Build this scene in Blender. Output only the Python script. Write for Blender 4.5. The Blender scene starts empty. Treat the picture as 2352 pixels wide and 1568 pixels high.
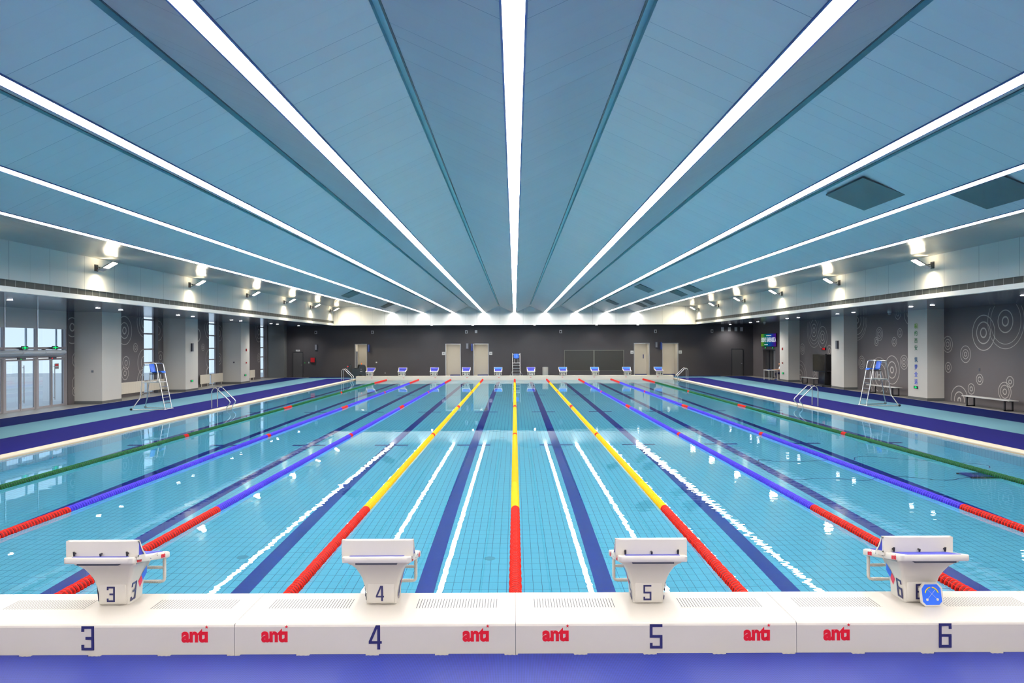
import bpy, math, random
from mathutils import Vector, Matrix

random.seed(7)
SC = bpy.context.scene
COL = SC.collection
PI = math.pi

# ------------------------------------------------------------------ camera
CAMZ = 2.78
F = 1695.0
cam_d = bpy.data.cameras.new('camera')
cam = bpy.data.objects.new('camera', cam_d)
COL.objects.link(cam)
cam_d.sensor_width = 36.0
cam_d.lens = 36.0 * F / 2352.0
cam_d.shift_x = -6.0 / 2352.0
cam_d.shift_y = 6.0 / 2352.0
cam_d.clip_start = 0.05
cam_d.clip_end = 300
cam.location = (0, 0, CAMZ)
cam.rotation_euler = (PI / 2, 0.0034, 0)
SC.camera = cam

# ------------------------------------------------------------------ world, exposure
w = bpy.data.worlds.new('world')
SC.world = w
w.use_nodes = True
bg = w.node_tree.nodes['Background']
bg.inputs[0].default_value = (0.80, 0.89, 1.0, 1)
bg.inputs[1].default_value = 0.9
SC.view_settings.view_transform = 'Standard'
SC.view_settings.look = 'None'
SC.view_settings.gamma = 1.0
SC.view_settings.exposure = 0.68
SC.view_settings.use_curve_mapping = False
SC.cycles.max_bounces = 10
SC.cycles.diffuse_bounces = 4
SC.cycles.glossy_bounces = 5
SC.cycles.transmission_bounces = 8
SC.cycles.transparent_max_bounces = 10
SC.cycles.sample_clamp_indirect = 6.0
SC.cycles.use_denoising = True

STRIP = 28.0        # radiance of the long ceiling lights
FLOOD = 150.0        # floodlight faces
DOWN = 22.0
DOWN_W = 230.0      # watts of each soffit downlight

# ------------------------------------------------------------------ materials
def lin(c):
    o = []
    for v in c:
        v = v / 255.0
        o.append(v / 12.92 if v <= 0.04045 else ((v + 0.055) / 1.055) ** 2.4)
    return (o[0], o[1], o[2], 1.0)

MATS = {}
def mat(name, rgb, rough=0.5, metal=0.0, spec=0.5, coat=0.0):
    m = bpy.data.materials.new(name)
    m.use_nodes = True
    b = m.node_tree.nodes['Principled BSDF']
    b.inputs['Base Color'].default_value = lin(rgb)
    b.inputs['Roughness'].default_value = rough
    b.inputs['Metallic'].default_value = metal
    b.inputs['Specular IOR Level'].default_value = spec
    if coat:
        b.inputs['Coat Weight'].default_value = coat
        b.inputs['Coat Roughness'].default_value = 0.08
    MATS[name] = m
    return m

def emat(name, rgb, s):
    m = bpy.data.materials.new(name)
    m.use_nodes = True
    nt = m.node_tree
    for n in list(nt.nodes):
        nt.nodes.remove(n)
    e = nt.nodes.new('ShaderNodeEmission')
    e.inputs[0].default_value = lin(rgb)
    e.inputs[1].default_value = s
    o = nt.nodes.new('ShaderNodeOutputMaterial')
    nt.links.new(e.outputs[0], o.inputs[0])
    MATS[name] = m
    return m

class NT:
    """small helper to wire nodes"""
    def __init__(s, m):
        s.m = m; s.t = m.node_tree; s.b = s.t.nodes.get('Principled BSDF')
    def n(s, typ, **kw):
        x = s.t.nodes.new(typ)
        for k, v in kw.items():
            setattr(x, k, v)
        return x
    def l(s, a, b):
        s.t.links.new(a, b)
    def math(s, op, a, b=None, c=None):
        x = s.n('ShaderNodeMath', operation=op)
        for i, v in enumerate((a, b, c)):
            if v is None: continue
            if isinstance(v, (int, float)): x.inputs[i].default_value = v
            else: s.l(v, x.inputs[i])
        return x.outputs[0]
    def obj(s):
        tc = s.n('ShaderNodeTexCoord')
        sp = s.n('ShaderNodeSeparateXYZ')
        s.l(tc.outputs['Object'], sp.inputs[0])
        return tc.outputs['Object'], sp.outputs
    def mix(s, fac, a, b):
        x = s.n('ShaderNodeMix', data_type='RGBA')
        if isinstance(fac, (int, float)): x.inputs[0].default_value = fac
        else: s.l(fac, x.inputs[0])
        for i, v in ((6, a), (7, b)):
            if isinstance(v, tuple): x.inputs[i].default_value = v
            else: s.l(v, x.inputs[i])
        return x.outputs[2]
    def noise(s, vec, scale, detail=2.0):
        x = s.n('ShaderNodeTexNoise')
        x.inputs['Scale'].default_value = scale
        x.inputs['Detail'].default_value = detail
        s.l(vec, x.inputs['Vector'])
        return x.outputs[0]
    def scaled(s, vec, sc):
        x = s.n('ShaderNodeMapping')
        x.inputs['Scale'].default_value = sc
        s.l(vec, x.inputs['Vector'])
        return x.outputs[0]
    def bump(s, h, strength, dist):
        x = s.n('ShaderNodeBump')
        x.inputs['Strength'].default_value = strength
        x.inputs['Distance'].default_value = dist
        s.l(h, x.inputs['Height'])
        return x.outputs[0]

def seams(nt, coord, period, width):
    """1 on a thin line at every multiple of period"""
    f = nt.math('FRACT', nt.math('DIVIDE', coord, period))
    return nt.math('LESS_THAN', f, width / period)

def lightly_mottled(name, rgb, rgb2, scale, **kw):
    m = mat(name, rgb, **kw)
    nt = NT(m)
    v, _ = nt.obj()
    f = nt.noise(v, scale, 4)
    nt.l(nt.mix(f, lin(rgb), lin(rgb2)), nt.b.inputs['Base Color'])
    return m

# white glossy fibreglass
lightly_mottled('fibreglass', (186, 180, 172), (180, 174, 166), 2.0, rough=0.4, spec=0.35)
lightly_mottled('block_white', (197, 192, 184), (191, 186, 177), 5.0, rough=0.35)
mat('slot_shadow_dark', (60, 62, 72), 0.6)  # drain slots, seam backing and the painted shadow under the platforms
mat('navy', (36, 36, 88), 0.4)
mat('logo_red', (196, 10, 28), 0.4)
mat('emblem_red', (210, 25, 60), 0.4)
mat('emblem_blue', (40, 100, 220), 0.4)
mat('tread_blue', (45, 50, 165), 0.6)
mat('tread_bright', (35, 105, 195), 0.6)
mat('black_plastic', (22, 22, 28), 0.35)
mat('chrome', (205, 205, 205), 0.3, 1.0)
mat('white_metal', (196, 196, 194), 0.4)
mat('bin_grey', (142, 140, 136), 0.5)
mat('chair_blue', (20, 95, 210), 0.35)
mat('dark_metal', (38, 40, 46), 0.4)
mat('machine', (42, 50, 58), 0.4)
mat('rubber', (18, 18, 20), 0.7)
mat('screen', (16, 18, 20), 0.15)
mat('grey_metal', (140, 140, 142), 0.4, 0.3)
mat('alu', (176, 178, 182), 0.35, 0.6)
mat('grey_plastic', (118, 120, 128), 0.5)
mat('dark_plastic', (70, 72, 84), 0.5)
mat('sign_white', (172, 175, 176), 0.5)
mat('sign_blue', (22, 50, 120), 0.5)
mat('alarm_red', (170, 20, 30), 0.4)
mat('skin', (200, 150, 120), 0.5)
mat('hair', (20, 16, 16), 0.5)
mat('shirt_white', (225, 228, 235), 0.7)
mat('trousers', (25, 32, 70), 0.7)
mat('shoe_blue', (50, 90, 170), 0.6)
mat('eye', (20, 16, 14), 0.3)
mat('lip', (165, 95, 85), 0.5)
mat('radiator', (205, 198, 185), 0.45)
mat('blind', (200, 196, 192), 0.8)
mat('yellow_mark', (245, 205, 30), 0.4)
mat('green_mark', (60, 150, 90), 0.4)
for nm, a, b in (('red', (205, 24, 6), (118, 0, 2)), ('yellow', (236, 180, 0), (214, 145, 0)),
                 ('violet', (72, 56, 200), (36, 24, 150)), ('green', (12, 92, 46), (1, 46, 24))):
    mat('float_rim_' + nm, a, 0.45, 0.0, 0.2)  # same plastic as the core; its backlit glow is put into the colour
    mat('float_core_' + nm, b, 0.45, 0.0, 0.2)

emat('strip_light', (255, 250, 243), STRIP)
emat('flood_face', (255, 236, 200), FLOOD)
emat('flood_up', (255, 232, 190), 26.0)
emat('down_face', (245, 244, 255), DOWN)
emat('exit_green', (20, 235, 120), 0.85)
emat('led_red', (255, 20, 30), 1.2)
emat('led_green', (40, 220, 80), 1.0)
emat('beacon', (255, 120, 40), 0.6)
emat('corridor_light', (255, 248, 235), 30.0)

# pool tiles
def tile_mat(name, rgb, rgb2, grout, along='xy'):
    m = mat(name, rgb, 0.35)
    nt = NT(m)
    v, s = nt.obj()
    a, b = (s[0], s[1]) if along == 'xy' else ((s[1], s[2]) if along == 'yz' else (s[0], s[2]))
    g = nt.math('MAXIMUM', seams(nt, nt.math('ADD', a, 100.003), 0.125, 0.007),
                seams(nt, nt.math('ADD', b, 100.003), 0.25 if along == 'xy' else 0.25, 0.007))
    f = nt.noise(v, 0.35, 3)
    base = nt.mix(f, lin(rgb), lin(rgb2))
    nt.l(nt.mix(g, base, lin(grout)), nt.b.inputs['Base Color'])
    return m
tile_mat('tile_floor', (128, 226, 254), (110, 218, 252), (6, 100, 168))
tile_mat('tile_side', (150, 212, 234), (110, 184, 216), (50, 120, 165), 'yz')
tile_mat('tile_end', (120, 190, 220), (110, 184, 216), (50, 120, 165), 'xz')
m = mat('tile_navy', (0, 26, 132), 0.35)
nt = NT(m); v, s = nt.obj()
g = seams(nt, nt.math('ADD', s[1], 100.003), 0.25, 0.005)
nt.l(nt.mix(g, lin((0, 25, 132)), lin((14, 50, 155))), nt.b.inputs['Base Color'])
mat('tile_line', (96, 180, 215), 0.4)
mat('kerb_white', (188, 181, 170), 0.6, 0.0, 0.3)
mat('kerb_beige', (170, 148, 120), 0.5)

# mats on the deck
def mat_mat(name, rgb, dot, pitch=0.0125, fac=0.9, rough=0.55):
    m = mat(name, rgb, rough)
    nt = NT(m); v, s = nt.obj()
    a = nt.math('SINE', nt.math('MULTIPLY', s[0], 2 * PI / (2 * pitch)))
    b = nt.math('SINE', nt.math('MULTIPLY', s[1], 2 * PI / (2 * pitch * 1.25)))
    h = nt.math('MULTIPLY', a, b)
    f = nt.math('MULTIPLY', nt.math('GREATER_THAN', nt.math('ABSOLUTE', h), 0.45), fac)
    n = nt.noise(v, 1.1, 3)
    base = nt.mix(n, lin(rgb), lin(tuple(int(c * 0.93) for c in rgb)))
    nt.l(nt.mix(f, base, lin(dot)), nt.b.inputs['Base Color'])
    return m
mat_mat('mat_violet_near', (18, 42, 140), (4, 14, 86), 0.0135)
mat('mat_violet', (16, 18, 98), 0.9, 0.0, 0.1)
mat('mat_navy', (2, 20, 82), 0.9, 0.0, 0.1)
mat('mat_pale', (92, 134, 154), 0.9, 0.0, 0.1)
lightly_mottled('deck_grey', (134, 132, 127), (122, 120, 115), 1.5, rough=0.45)

# walls
lightly_mottled('wall_dark', (94, 89, 91), (87, 82, 84), 0.8, rough=0.6)
lightly_mottled('wall_back', (58, 56, 60), (52, 50, 54), 0.8, rough=0.7)
mat('ring_paint', (176, 171, 166), 0.6)
mat('cleaner_blue', (10, 40, 130), 0.4)
lightly_mottled('column_paint', (196, 193, 187), (189, 186, 180), 1.2, rough=0.55)
mat('plinth', (92, 94, 94), 0.5)
mat('corridor', (214, 208, 196), 0.6)
mat('door_dark', (66, 66, 68), 0.5)
mat('panel_dark', (34, 35, 33), 0.45)
mat('panel_line', (110, 112, 104), 0.5)
mat('frame_grey', (150, 146, 150), 0.4, 0.2)
mat('frame_white', (196, 202, 208), 0.4, 0.2)

# fascia panels with seams
def fascia_mat(name, ax):
    m = mat(name, (200, 202, 200), 0.48, 0.1)
    nt = NT(m); v, s = nt.obj()
    c = nt.math('ADD', s[ax], 100.0)
    g = seams(nt, c, 0.95, 0.012)
    g2 = seams(nt, c, 1.9, 0.02)
    gg = nt.math('MAXIMUM', nt.math('MULTIPLY', g, 0.25), nt.math('MULTIPLY', g2, 0.6))
    nt.l(nt.mix(gg, lin((200, 202, 200)), lin((90, 100, 110))), nt.b.inputs['Base Color'])
    return m
fascia_mat('fascia_side', 1)
fascia_mat('fascia_end', 0)
mat('fascia_lip', (224, 224, 220), 0.3, 0.2)
m = mat('louvre', (58, 60, 58), 0.45, 0.4)
nt = NT(m); v, s = nt.obj()
g = seams(nt, nt.math('ADD', s[1], 100.0), 0.445, 0.016)
nt.l(nt.mix(g, lin((58, 60, 58)), lin((150, 152, 150))), nt.b.inputs['Base Color'])

# ceiling metal planks
def plank_mat(name, rgb, metal, rough, bumpy, period=0.3):
    m = mat(name, rgb, rough, metal)
    nt = NT(m); v, s = nt.obj()
    y = nt.math('ADD', s[1], 100.0)
    idx = nt.math('FLOOR', nt.math('DIVIDE', y, period))
    wn = nt.n('ShaderNodeTexWhiteNoise', noise_dimensions='1D')
    nt.l(idx, wn.inputs['W'])
    g = seams(nt, y, period, 0.008)
    g2 = nt.math('MULTIPLY', g, nt.math('MULTIPLY', nt.math('POWER', wn.outputs[0], 1.4), 0.7))
    base = nt.mix(nt.math('MULTIPLY', wn.outputs[0], 0.18), lin(rgb), lin(tuple(int(c * 0.93) for c in rgb)))
    nt.l(nt.mix(g2, base, lin((50, 80, 110))), nt.b.inputs['Base Color'])
    cb = nt.n('ShaderNodeCombineXYZ')
    nt.l(nt.math('MULTIPLY', s[0], 0.35), cb.inputs[0])
    nt.l(idx, cb.inputs[1])
    ns = nt.noise(cb.outputs[0], 1.7, 1)
    # each plank tilts a little by its own amount
    fr = nt.math('SUBTRACT', nt.math('FRACT', nt.math('DIVIDE', y, period)), 0.5)
    h = nt.math('MULTIPLY', fr, nt.math('SUBTRACT', ns, 0.5))
    bm_ = nt.bump(h, bumpy, 0.035)
    nt.l(bm_, nt.b.inputs['Normal'])
    return m
plank_mat('ceiling_planks', (194, 192, 194), 0.3, 0.34, 1.0)
plank_mat('ceiling_edge', (168, 170, 168), 0.5, 0.3, 0.5, 0.6)
plank_mat('soffit_metal', (140, 144, 156), 0.7, 0.16, 0.25, 1.2)
mat('groove_teal', (150, 200, 205), 0.4, 0.1)
mat('groove_dark', (40, 50, 62), 0.5)
mat('housing', (70, 90, 150), 0.4)
lightly_mottled('vent_mesh', (78, 88, 90), (70, 80, 82), 3.0, rough=0.5)

# glass: clear, a little reflection
def glass_mat(name, tint, refl=0.08):
    m = bpy.data.materials.new(name); m.use_nodes = True
    t = m.node_tree
    for n in list(t.nodes): t.nodes.remove(n)
    tr = t.nodes.new('ShaderNodeBsdfTransparent'); tr.inputs[0].default_value = lin(tint)
    gl = t.nodes.new('ShaderNodeBsdfGlossy'); gl.inputs['Roughness'].default_value = 0.02
    mx = t.nodes.new('ShaderNodeMixShader'); mx.inputs[0].default_value = refl
    o = t.nodes.new('ShaderNodeOutputMaterial')
    t.links.new(tr.outputs[0], mx.inputs[1]); t.links.new(gl.outputs[0], mx.inputs[2])
    t.links.new(mx.outputs[0], o.inputs[0])
    MATS[name] = m
    return m
glass_mat('pane', (236, 244, 250))

# water: true refraction, small waves that are livelier on the right half
def water_mat():
    m = bpy.data.materials.new('water'); m.use_nodes = True
    nt = NT(m)
    for n in list(nt.t.nodes): nt.t.nodes.remove(n)
    g = nt.n('ShaderNodeBsdfGlass')
    g.inputs['Color'].default_value = (0.94, 0.99, 1.0, 1)
    g.inputs['Roughness'].default_value = 0.0
    g.inputs['IOR'].default_value = 1.333
    v, s = nt.obj()
    vs = nt.scaled(v, (0.55, 1.5, 1))
    n1 = nt.noise(vs, 1.3, 2)
    vs2 = nt.scaled(v, (1.0, 2.6, 1))
    n2 = nt.noise(vs2, 3.1, 1)
    mr = nt.n('ShaderNodeMapRange')
    mr.inputs['From Min'].default_value = 1.0
    mr.inputs['From Max'].default_value = 4.5
    mr.inputs['To Min'].default_value = 0.10
    mr.inputs['To Max'].default_value = 0.36
    nt.l(s[0], mr.inputs['Value'])
    h = nt.math('ADD', nt.math('MULTIPLY', n1, 0.35), nt.math('MULTIPLY', nt.math('MULTIPLY', n2, mr.outputs[0]), 1.0))
    b = nt.bump(h, 1.0, 0.0022)
    nt.l(b, g.inputs['Normal'])
    o = nt.n('ShaderNodeOutputMaterial')
    nt.l(g.outputs[0], o.inputs[0])
    MATS['water'] = m
water_mat()

# ------------------------------------------------------------------ mesh building
class MB:
    def __init__(s):
        s.v = []; s.f = []; s.m = []; s.sm = []
        s.mats = []
    def mi(s, name):
        if name not in s.mats: s.mats.append(name)
        return s.mats.index(name)
    def face(s, idx, m, smooth=False):
        s.f.append(idx); s.m.append(s.mi(m)); s.sm.append(smooth)
    def quad(s, pts, m):
        b = len(s.v); s.v += [tuple(p) for p in pts]
        s.face(tuple(range(b, b + len(pts))), m)
    def box(s, x0, x1, y0, y1, z0, z1, m, bev=0.0):
        if x0 > x1: x0, x1 = x1, x0
        if y0 > y1: y0, y1 = y1, y0
        if z0 > z1: z0, z1 = z1, z0
        if bev <= 0:
            b = len(s.v)
            s.v += [(x0,y0,z0),(x1,y0,z0),(x1,y1,z0),(x0,y1,z0),(x0,y0,z1),(x1,y0,z1),(x1,y1,z1),(x0,y1,z1)]
            for q in ((0,3,2,1),(4,5,6,7),(0,1,5,4),(1,2,6,5),(2,3,7,6),(3,0,4,7)):
                s.face(tuple(b + i for i in q), m)
        else:
            # chamfered in plan and section: stacked rounded rectangles
            c = min(bev, (x1-x0)/2.01, (y1-y0)/2.01, (z1-z0)/2.01)
            lv = [(z0, c), (z0 + c*0.3, c*0.3), (z0 + c, 0), (z1 - c, 0), (z1 - c*0.3, c*0.3), (z1, c)]
            rings = []
            for z, k in lv:
                a0, a1, b0, b1 = x0 + k, x1 - k, y0 + k, y1 - k
                r = max(c - k, 0.0) * 0.9 + c*0.1
                ring = []
                for cx, cy, t0 in ((a1-r, b1-r, 0), (a0+r, b1-r, PI/2), (a0+r, b0+r, PI), (a1-r, b0+r, 1.5*PI)):
                    for j in range(4):
                        t = t0 + PI/2*j/3
                        ring.append((cx + r*math.cos(t), cy + r*math.sin(t), z))
                rings.append(ring)
            s.loft(rings, m, caps=True, smooth=True)
    def loft(s, rings, m, caps=True, smooth=False, closed=True):
        n = len(rings[0]); b = len(s.v)
        for r in rings: s.v += [tuple(p) for p in r]
        for i in range(len(rings) - 1):
            for j in range(n if closed else n - 1):
                a = b + i*n + j; a2 = b + i*n + (j+1) % n
                s.face((a, a2, a2 + n, a + n), m, smooth)
        if caps:
            s.face(tuple(b + j for j in reversed(range(n))), m)
            s.face(tuple(b + (len(rings)-1)*n + j for j in range(n)), m)
    def prism(s, poly, axis, a0, a1, m, smooth=False):
        """poly: 2-D points; axis 'x': (y,z), 'y': (x,z), 'z': (x,y)"""
        def P(p, a):
            return {'x': (a, p[0], p[1]), 'y': (p[0], a, p[1]), 'z': (p[0], p[1], a)}[axis]
        s.loft([[P(p, a0) for p in poly], [P(p, a1) for p in poly]], m, True, smooth)
    def cyl(s, p0, p1, r, m, n=12, r2=None, smooth=True):
        s.tube([p0, p1], r, m, n, r2=r2)
    def tube(s, pts, r, m, n=8, r2=None, caps=True):
        pts = [Vector(p) for p in pts]
        tans = []
        for i in range(len(pts)):
            a = pts[max(i-1, 0)]; c = pts[min(i+1, len(pts)-1)]
            tans.append((c - a).normalized())
        t0 = tans[0]
        up = Vector((0, 0, 1)) if abs(t0.z) < 0.9 else Vector((1, 0, 0))
        nrm = t0.cross(up).normalized()
        rings = []
        for i, p in enumerate(pts):
            t = tans[i]
            nrm = (nrm - t * nrm.dot(t)).normalized()
            bn = t.cross(nrm)
            rr = r if r2 is None else r + (r2 - r) * i / (len(pts) - 1)
            rings.append([p + nrm * (rr*math.cos(2*PI*j/n)) + bn * (rr*math.sin(2*PI*j/n)) for j in range(n)])
        s.loft(rings, m, caps, True)
    def lathe(s, prof, m, n=16, origin=(0,0,0), axis='z', mats=None):
        """prof: list of (r, h)"""
        ox, oy, oz = origin; rings = []
        for r, h in prof:
            ring = []
            for j in range(n):
                c, q = r*math.cos(2*PI*j/n), r*math.sin(2*PI*j/n)
                if axis == 'z': ring.append((ox+c, oy+q, oz+h))
                elif axis == 'y': ring.append((ox+q, oy+h, oz+c))
                else: ring.append((ox+h, oy+c, oz+q))
            rings.append(ring)
        b = len(s.v)
        for r_ in rings: s.v += r_
        for i in range(len(rings)-1):
            mm = mats[i] if mats else m
            for j in range(n):
                a = b + i*n + j; a2 = b + i*n + (j+1) % n
                s.face((a, a2, a2+n, a+n), mm, True)
        s.face(tuple(b + j for j in reversed(range(n))), mats[0] if mats else m)
        s.face(tuple(b + (len(rings)-1)*n + j for j in range(n)), mats[-1] if mats else m)
    def ball(s, c, r, m, n=12, k=7, sc=(1,1,1)):
        rings = []
        for i in range(1, k):
            t = PI*i/k
            rings.append([(c[0]+sc[0]*r*math.sin(t)*math.cos(2*PI*j/n), c[1]+sc[1]*r*math.sin(t)*math.sin(2*PI*j/n), c[2]-sc[2]*r*math.cos(t)) for j in range(n)])
        s.loft(rings, m, True, True)
    def add_mesh(s, me, mtx, m):
        b = len(s.v)
        s.v += [tuple(mtx @ v.co) for v in me.vertices]
        for p in me.polygons:
            s.face(tuple(b + i for i in p.vertices), m)
    def mesh(s, name):
        me = bpy.data.meshes.new(name)
        me.from_pydata(s.v, [], s.f)
        for n in s.mats: me.materials.append(MATS[n])
        me.polygons.foreach_set('material_index', s.m)
        me.polygons.foreach_set('use_smooth', s.sm)
        me.update()
        return me
    def build(s, name, parent=None, label=None):
        me = s.mesh(name)
        import bmesh
        bm = bmesh.new(); bm.from_mesh(me)
        bmesh.ops.recalc_face_normals(bm, faces=bm.faces)
        bm.to_mesh(me); bm.free()
        if any(s.sm):
            me.set_sharp_from_angle(angle=math.radians(38))
        o = bpy.data.objects.new(name, me)
        COL.objects.link(o)
        if parent is not None: o.parent = parent
        if label: o['label'] = label
        return o

def tag(o, label, cat, group=None):
    o['label'] = label; o['category'] = cat
    if group: o['group'] = group
    return o

def thing(name, label, cat, loc=(0,0,0), rz=0.0, group=None):
    o = bpy.data.objects.new(name, None)
    o.empty_display_size = 0.2
    COL.objects.link(o)
    o.location = loc; o.rotation_euler = (0, 0, rz)
    return tag(o, label, cat, group)

def struct(name, mb, parent=None):
    o = mb.build(name, parent)
    if parent is None: o['kind'] = 'structure'
    return o

def dup(root, loc, rz, label, group=None, cat=None):
    r = root.copy(); COL.objects.link(r)
    r.location = loc; r.rotation_euler = (0, 0, rz)
    r['label'] = label
    if group: r['group'] = group
    def rec(src, dst):
        for ch in list(src.children):
            c = ch.copy(); COL.objects.link(c); c.parent = dst
            rec(ch, c)
    rec(root, r)
    return r

# ------------------------------------------------------------------ lettering
_tc = {}
def text_mesh(txt, bold=0.0, depth=0.002):
    k = (txt, bold, depth)
    if k in _tc: return _tc[k]
    cu = bpy.data.curves.new('lettering', 'FONT')
    cu.body = txt; cu.size = 1.0; cu.offset = bold; cu.extrude = depth
    cu.align_x = 'CENTER'; cu.align_y = 'CENTER'
    cu.resolution_u = 4
    o = bpy.data.objects.new('lettering', cu)
    COL.objects.link(o)
    dg = bpy.context.evaluated_depsgraph_get()
    me = bpy.data.meshes.new_from_object(o.evaluated_get(dg))
    bpy.data.objects.remove(o)
    _tc[k] = me
    return me

def frame(origin, right, up, sx=1.0, sy=None):
    """matrix: local x -> right, local y -> up, local z -> outward"""
    r = Vector(right).normalized(); u = Vector(up).normalized()
    n = r.cross(u)
    sy = sx if sy is None else sy
    M = Matrix(((r.x*sx, u.x*sy, n.x, origin[0]), (r.y*sx, u.y*sy, n.y, origin[1]), (r.z*sx, u.z*sy, n.z, origin[2]), (0, 0, 0, 1)))
    return M

def digit_polys(d):
    """square-cornered digit strokes in a 0.52 x 1 cell centred on the origin, as quads"""
    W, H, t = 0.26, 0.5, 0.11
    a = {'top': (-W, H-t, W, H), 'mid': (-W+0.0, -t/2, W, t/2), 'bot': (-W, -H, W, -H+t),
         'tl': (-W, 0, -W+t, H), 'tr': (W-t, 0, W, H), 'bl': (-W, -H, -W+t, 0), 'br': (W-t, -H, W, 0)}
    seg = {0: 'top bot tl tr bl br', 1: 'tr br', 2: 'top mid bot tr bl', 3: 'top bot tr br', 5: 'top mid bot tl br',
           6: 'top mid bot tl bl br', 7: 'top tr br', 8: 'top mid bot tl tr bl br', 9: 'top mid bot tl tr br'}
    out = []
    if d == 4:
        out.append([(W-0.17, -H), (W-0.17+t*1.1, -H), (W-0.17+t*1.1, H), (W-0.17, H)])
        out.append([(-W, -H+0.24), (W+0.02, -H+0.24), (W+0.02, -H+0.24+t*0.9), (-W, -H+0.24+t*0.9)])
        out.append([(-W, -H+0.24+t*0.9), (-W+0.12, -H+0.24+t*0.9), (W-0.17+0.06, H), (W-0.17-0.06, H)])
        return out
    for k in seg[d].split():
        x0, y0, x1, y1 = a[k]
        out.append([(x0, y0), (x1, y0), (x1, y1), (x0, y1)])
    if d == 3:
        out.append([(-0.09, -t/2), (W, -t/2), (W, t/2), (-0.09, t/2)])
        out.append([(-W, H-t-0.12), (-W+t, H-t-0.12), (-W+t, H-t), (-W, H-t)])
        out.append([(-W, -H+t), (-W+t, -H+t), (-W+t, -H+t+0.12), (-W, -H+t+0.12)])
    if d == 5:
        out.append([(-W, -H+t), (-W+t, -H+t), (-W+t, -H+t+0.12), (-W, -H+t+0.12)])
    if d == 6:
        out.append([(W-t, H-t-0.12), (W, H-t-0.12), (W, H-t), (W-t, H-t)])
    return out

def digit(mb, d, M, m='navy', depth=0.002):
    for i_, q in enumerate(digit_polys(d)):
        b = len(mb.v); depth += 0.00025
        mb.v += [tuple(M @ Vector((x, y, -0.0005))) for x, y in q] + [tuple(M @ Vector((x, y, depth))) for x, y in q]
        n = len(q)
        mb.face(tuple(b + i for i in reversed(range(n))), m)
        mb.face(tuple(b + n + i for i in range(n)), m)
        for i in range(n):
            j = (i + 1) % n
            mb.face((b+i, b+j, b+n+j, b+n+i), m)

def logo(mb, M, m='logo_red'):
    """the word anti, its i dotted with a star; about 1 unit wide"""
    me = text_mesh('ant\u0131', 0.045, 0.001)
    xs = [v.co.x for v in me.vertices]; ys = [v.co.y for v in me.vertices]
    x0, x1 = min(xs), max(xs); y0 = min(ys)
    k = 1.0 / (x1 - x0)
    T = Matrix.Translation((-(x0 + x1)/2, -y0, 0.0))
    S = Matrix.Diagonal((k, k*1.12, 1, 1))
    mb.add_mesh(me, M @ S @ T, m)
    # star over the i
    cx, cy, R = 0.455, (max(ys)-y0)*k*1.12 + 0.055, 0.075
    pts = []
    for i in range(10):
        r = R if i % 2 == 0 else R*0.42
        t = PI/2 + i*PI/5
        pts.append(M @ Vector((cx + r*math.cos(t), cy + r*math.sin(t), 0.001)))
    c = M @ Vector((cx, cy, 0.001))
    for i in range(10):
        mb.quad([c, pts[i], pts[(i+1) % 10]], m)

# ================================================================== SETTING
POOL_X = 12.5; Y0 = 7.38; Y1 = 57.6; DEPTH = -1.85
BACK = 62.5; FRONT = -12.0; XL = -20.7; XR = 20.2; ZS = 4.36; AX = 14.8; ZC = 5.38; ZP = 5.88; YF = 60.5
ZT = 5.86

# pool basin
mb = MB()
mb.quad([(-POOL_X, 5.8, DEPTH), (POOL_X, 5.8, DEPTH), (POOL_X, 59.5, DEPTH), (-POOL_X, 59.5, DEPTH)], 'tile_floor')
pf = struct('floor_pool', mb)
for k in range(10):
    x = -11.25 + 2.5*k
    mb = MB()
    mb.box(x-0.125, x+0.125, 9.4, 55.6, DEPTH-0.002, DEPTH+0.002, 'tile_navy')
    for yy in (9.4, 55.6):
        mb.box(x-0.5, x+0.5, yy-0.125, yy+0.125, DEPTH-0.002, DEPTH+0.0025, 'tile_navy')
    for yy in (22.4, 32.4, 42.4):
        mb.box(x-0.5, x+0.5, yy-0.1, yy+0.1, DEPTH-0.002, DEPTH+0.0025, 'tile_navy')
    struct('lane_line', mb, pf)
mb = MB()
for k in range(5):
    for yy in (11.5, 24.0, 36.0, 48.0):
        x = -10 + 5*k + (0.75 if k % 2 else -0.4)
        mb.lathe([(0.09, -0.002), (0.09, 0.004)], 'tile_line', 20, (x, yy, DEPTH))
struct('floor_inlets', mb, pf)
for sx, nm in ((-1, 'left'), (1, 'right')):
    mb = MB()
    x = sx*POOL_X
    mb.box(x, x + sx*0.25, 5.8, 59.5, DEPTH-0.1, 0.0, 'tile_side')
    mb.box(x - sx*0.003, x, 5.8, 59.5, -0.34, -0.25, 'tile_navy')
    mb.box(x, x + sx*0.25, 5.8, 58.5, 0.0, 0.035, 'kerb_beige')
    struct('wall_pool_' + nm, mb)
    mb = MB()
    mb.box(x + sx*0.0, x + sx*0.38, 5.8, 58.9, 0.035, 0.055, 'kerb_white')
    struct('trim_kerb_' + nm, mb)
mb = MB()
mb.box(-POOL_X-0.25, POOL_X+0.25, 58.5, 58.75, DEPTH-0.1, 0.05, 'tile_end')
mb.box(-POOL_X-0.38, POOL_X+0.38, 58.5, 58.9, 0.05, 0.056, 'kerb_white')
struct('wall_pool_far', mb)
mb = MB()
mb.box(-POOL_X-0.25, POOL_X+0.25, 5.6, 5.8, DEPTH-0.1, 0.0, 'tile_end')
struct('wall_pool_near', mb)
# water
mb = MB()
mb.quad([(-POOL_X, 5.8, 0), (POOL_X, 5.8, 0), (POOL_X, 58.5, 0), (-POOL_X, 58.5, 0)], 'water')
wt = mb.build('water'); wt['kind'] = 'structure'

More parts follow.
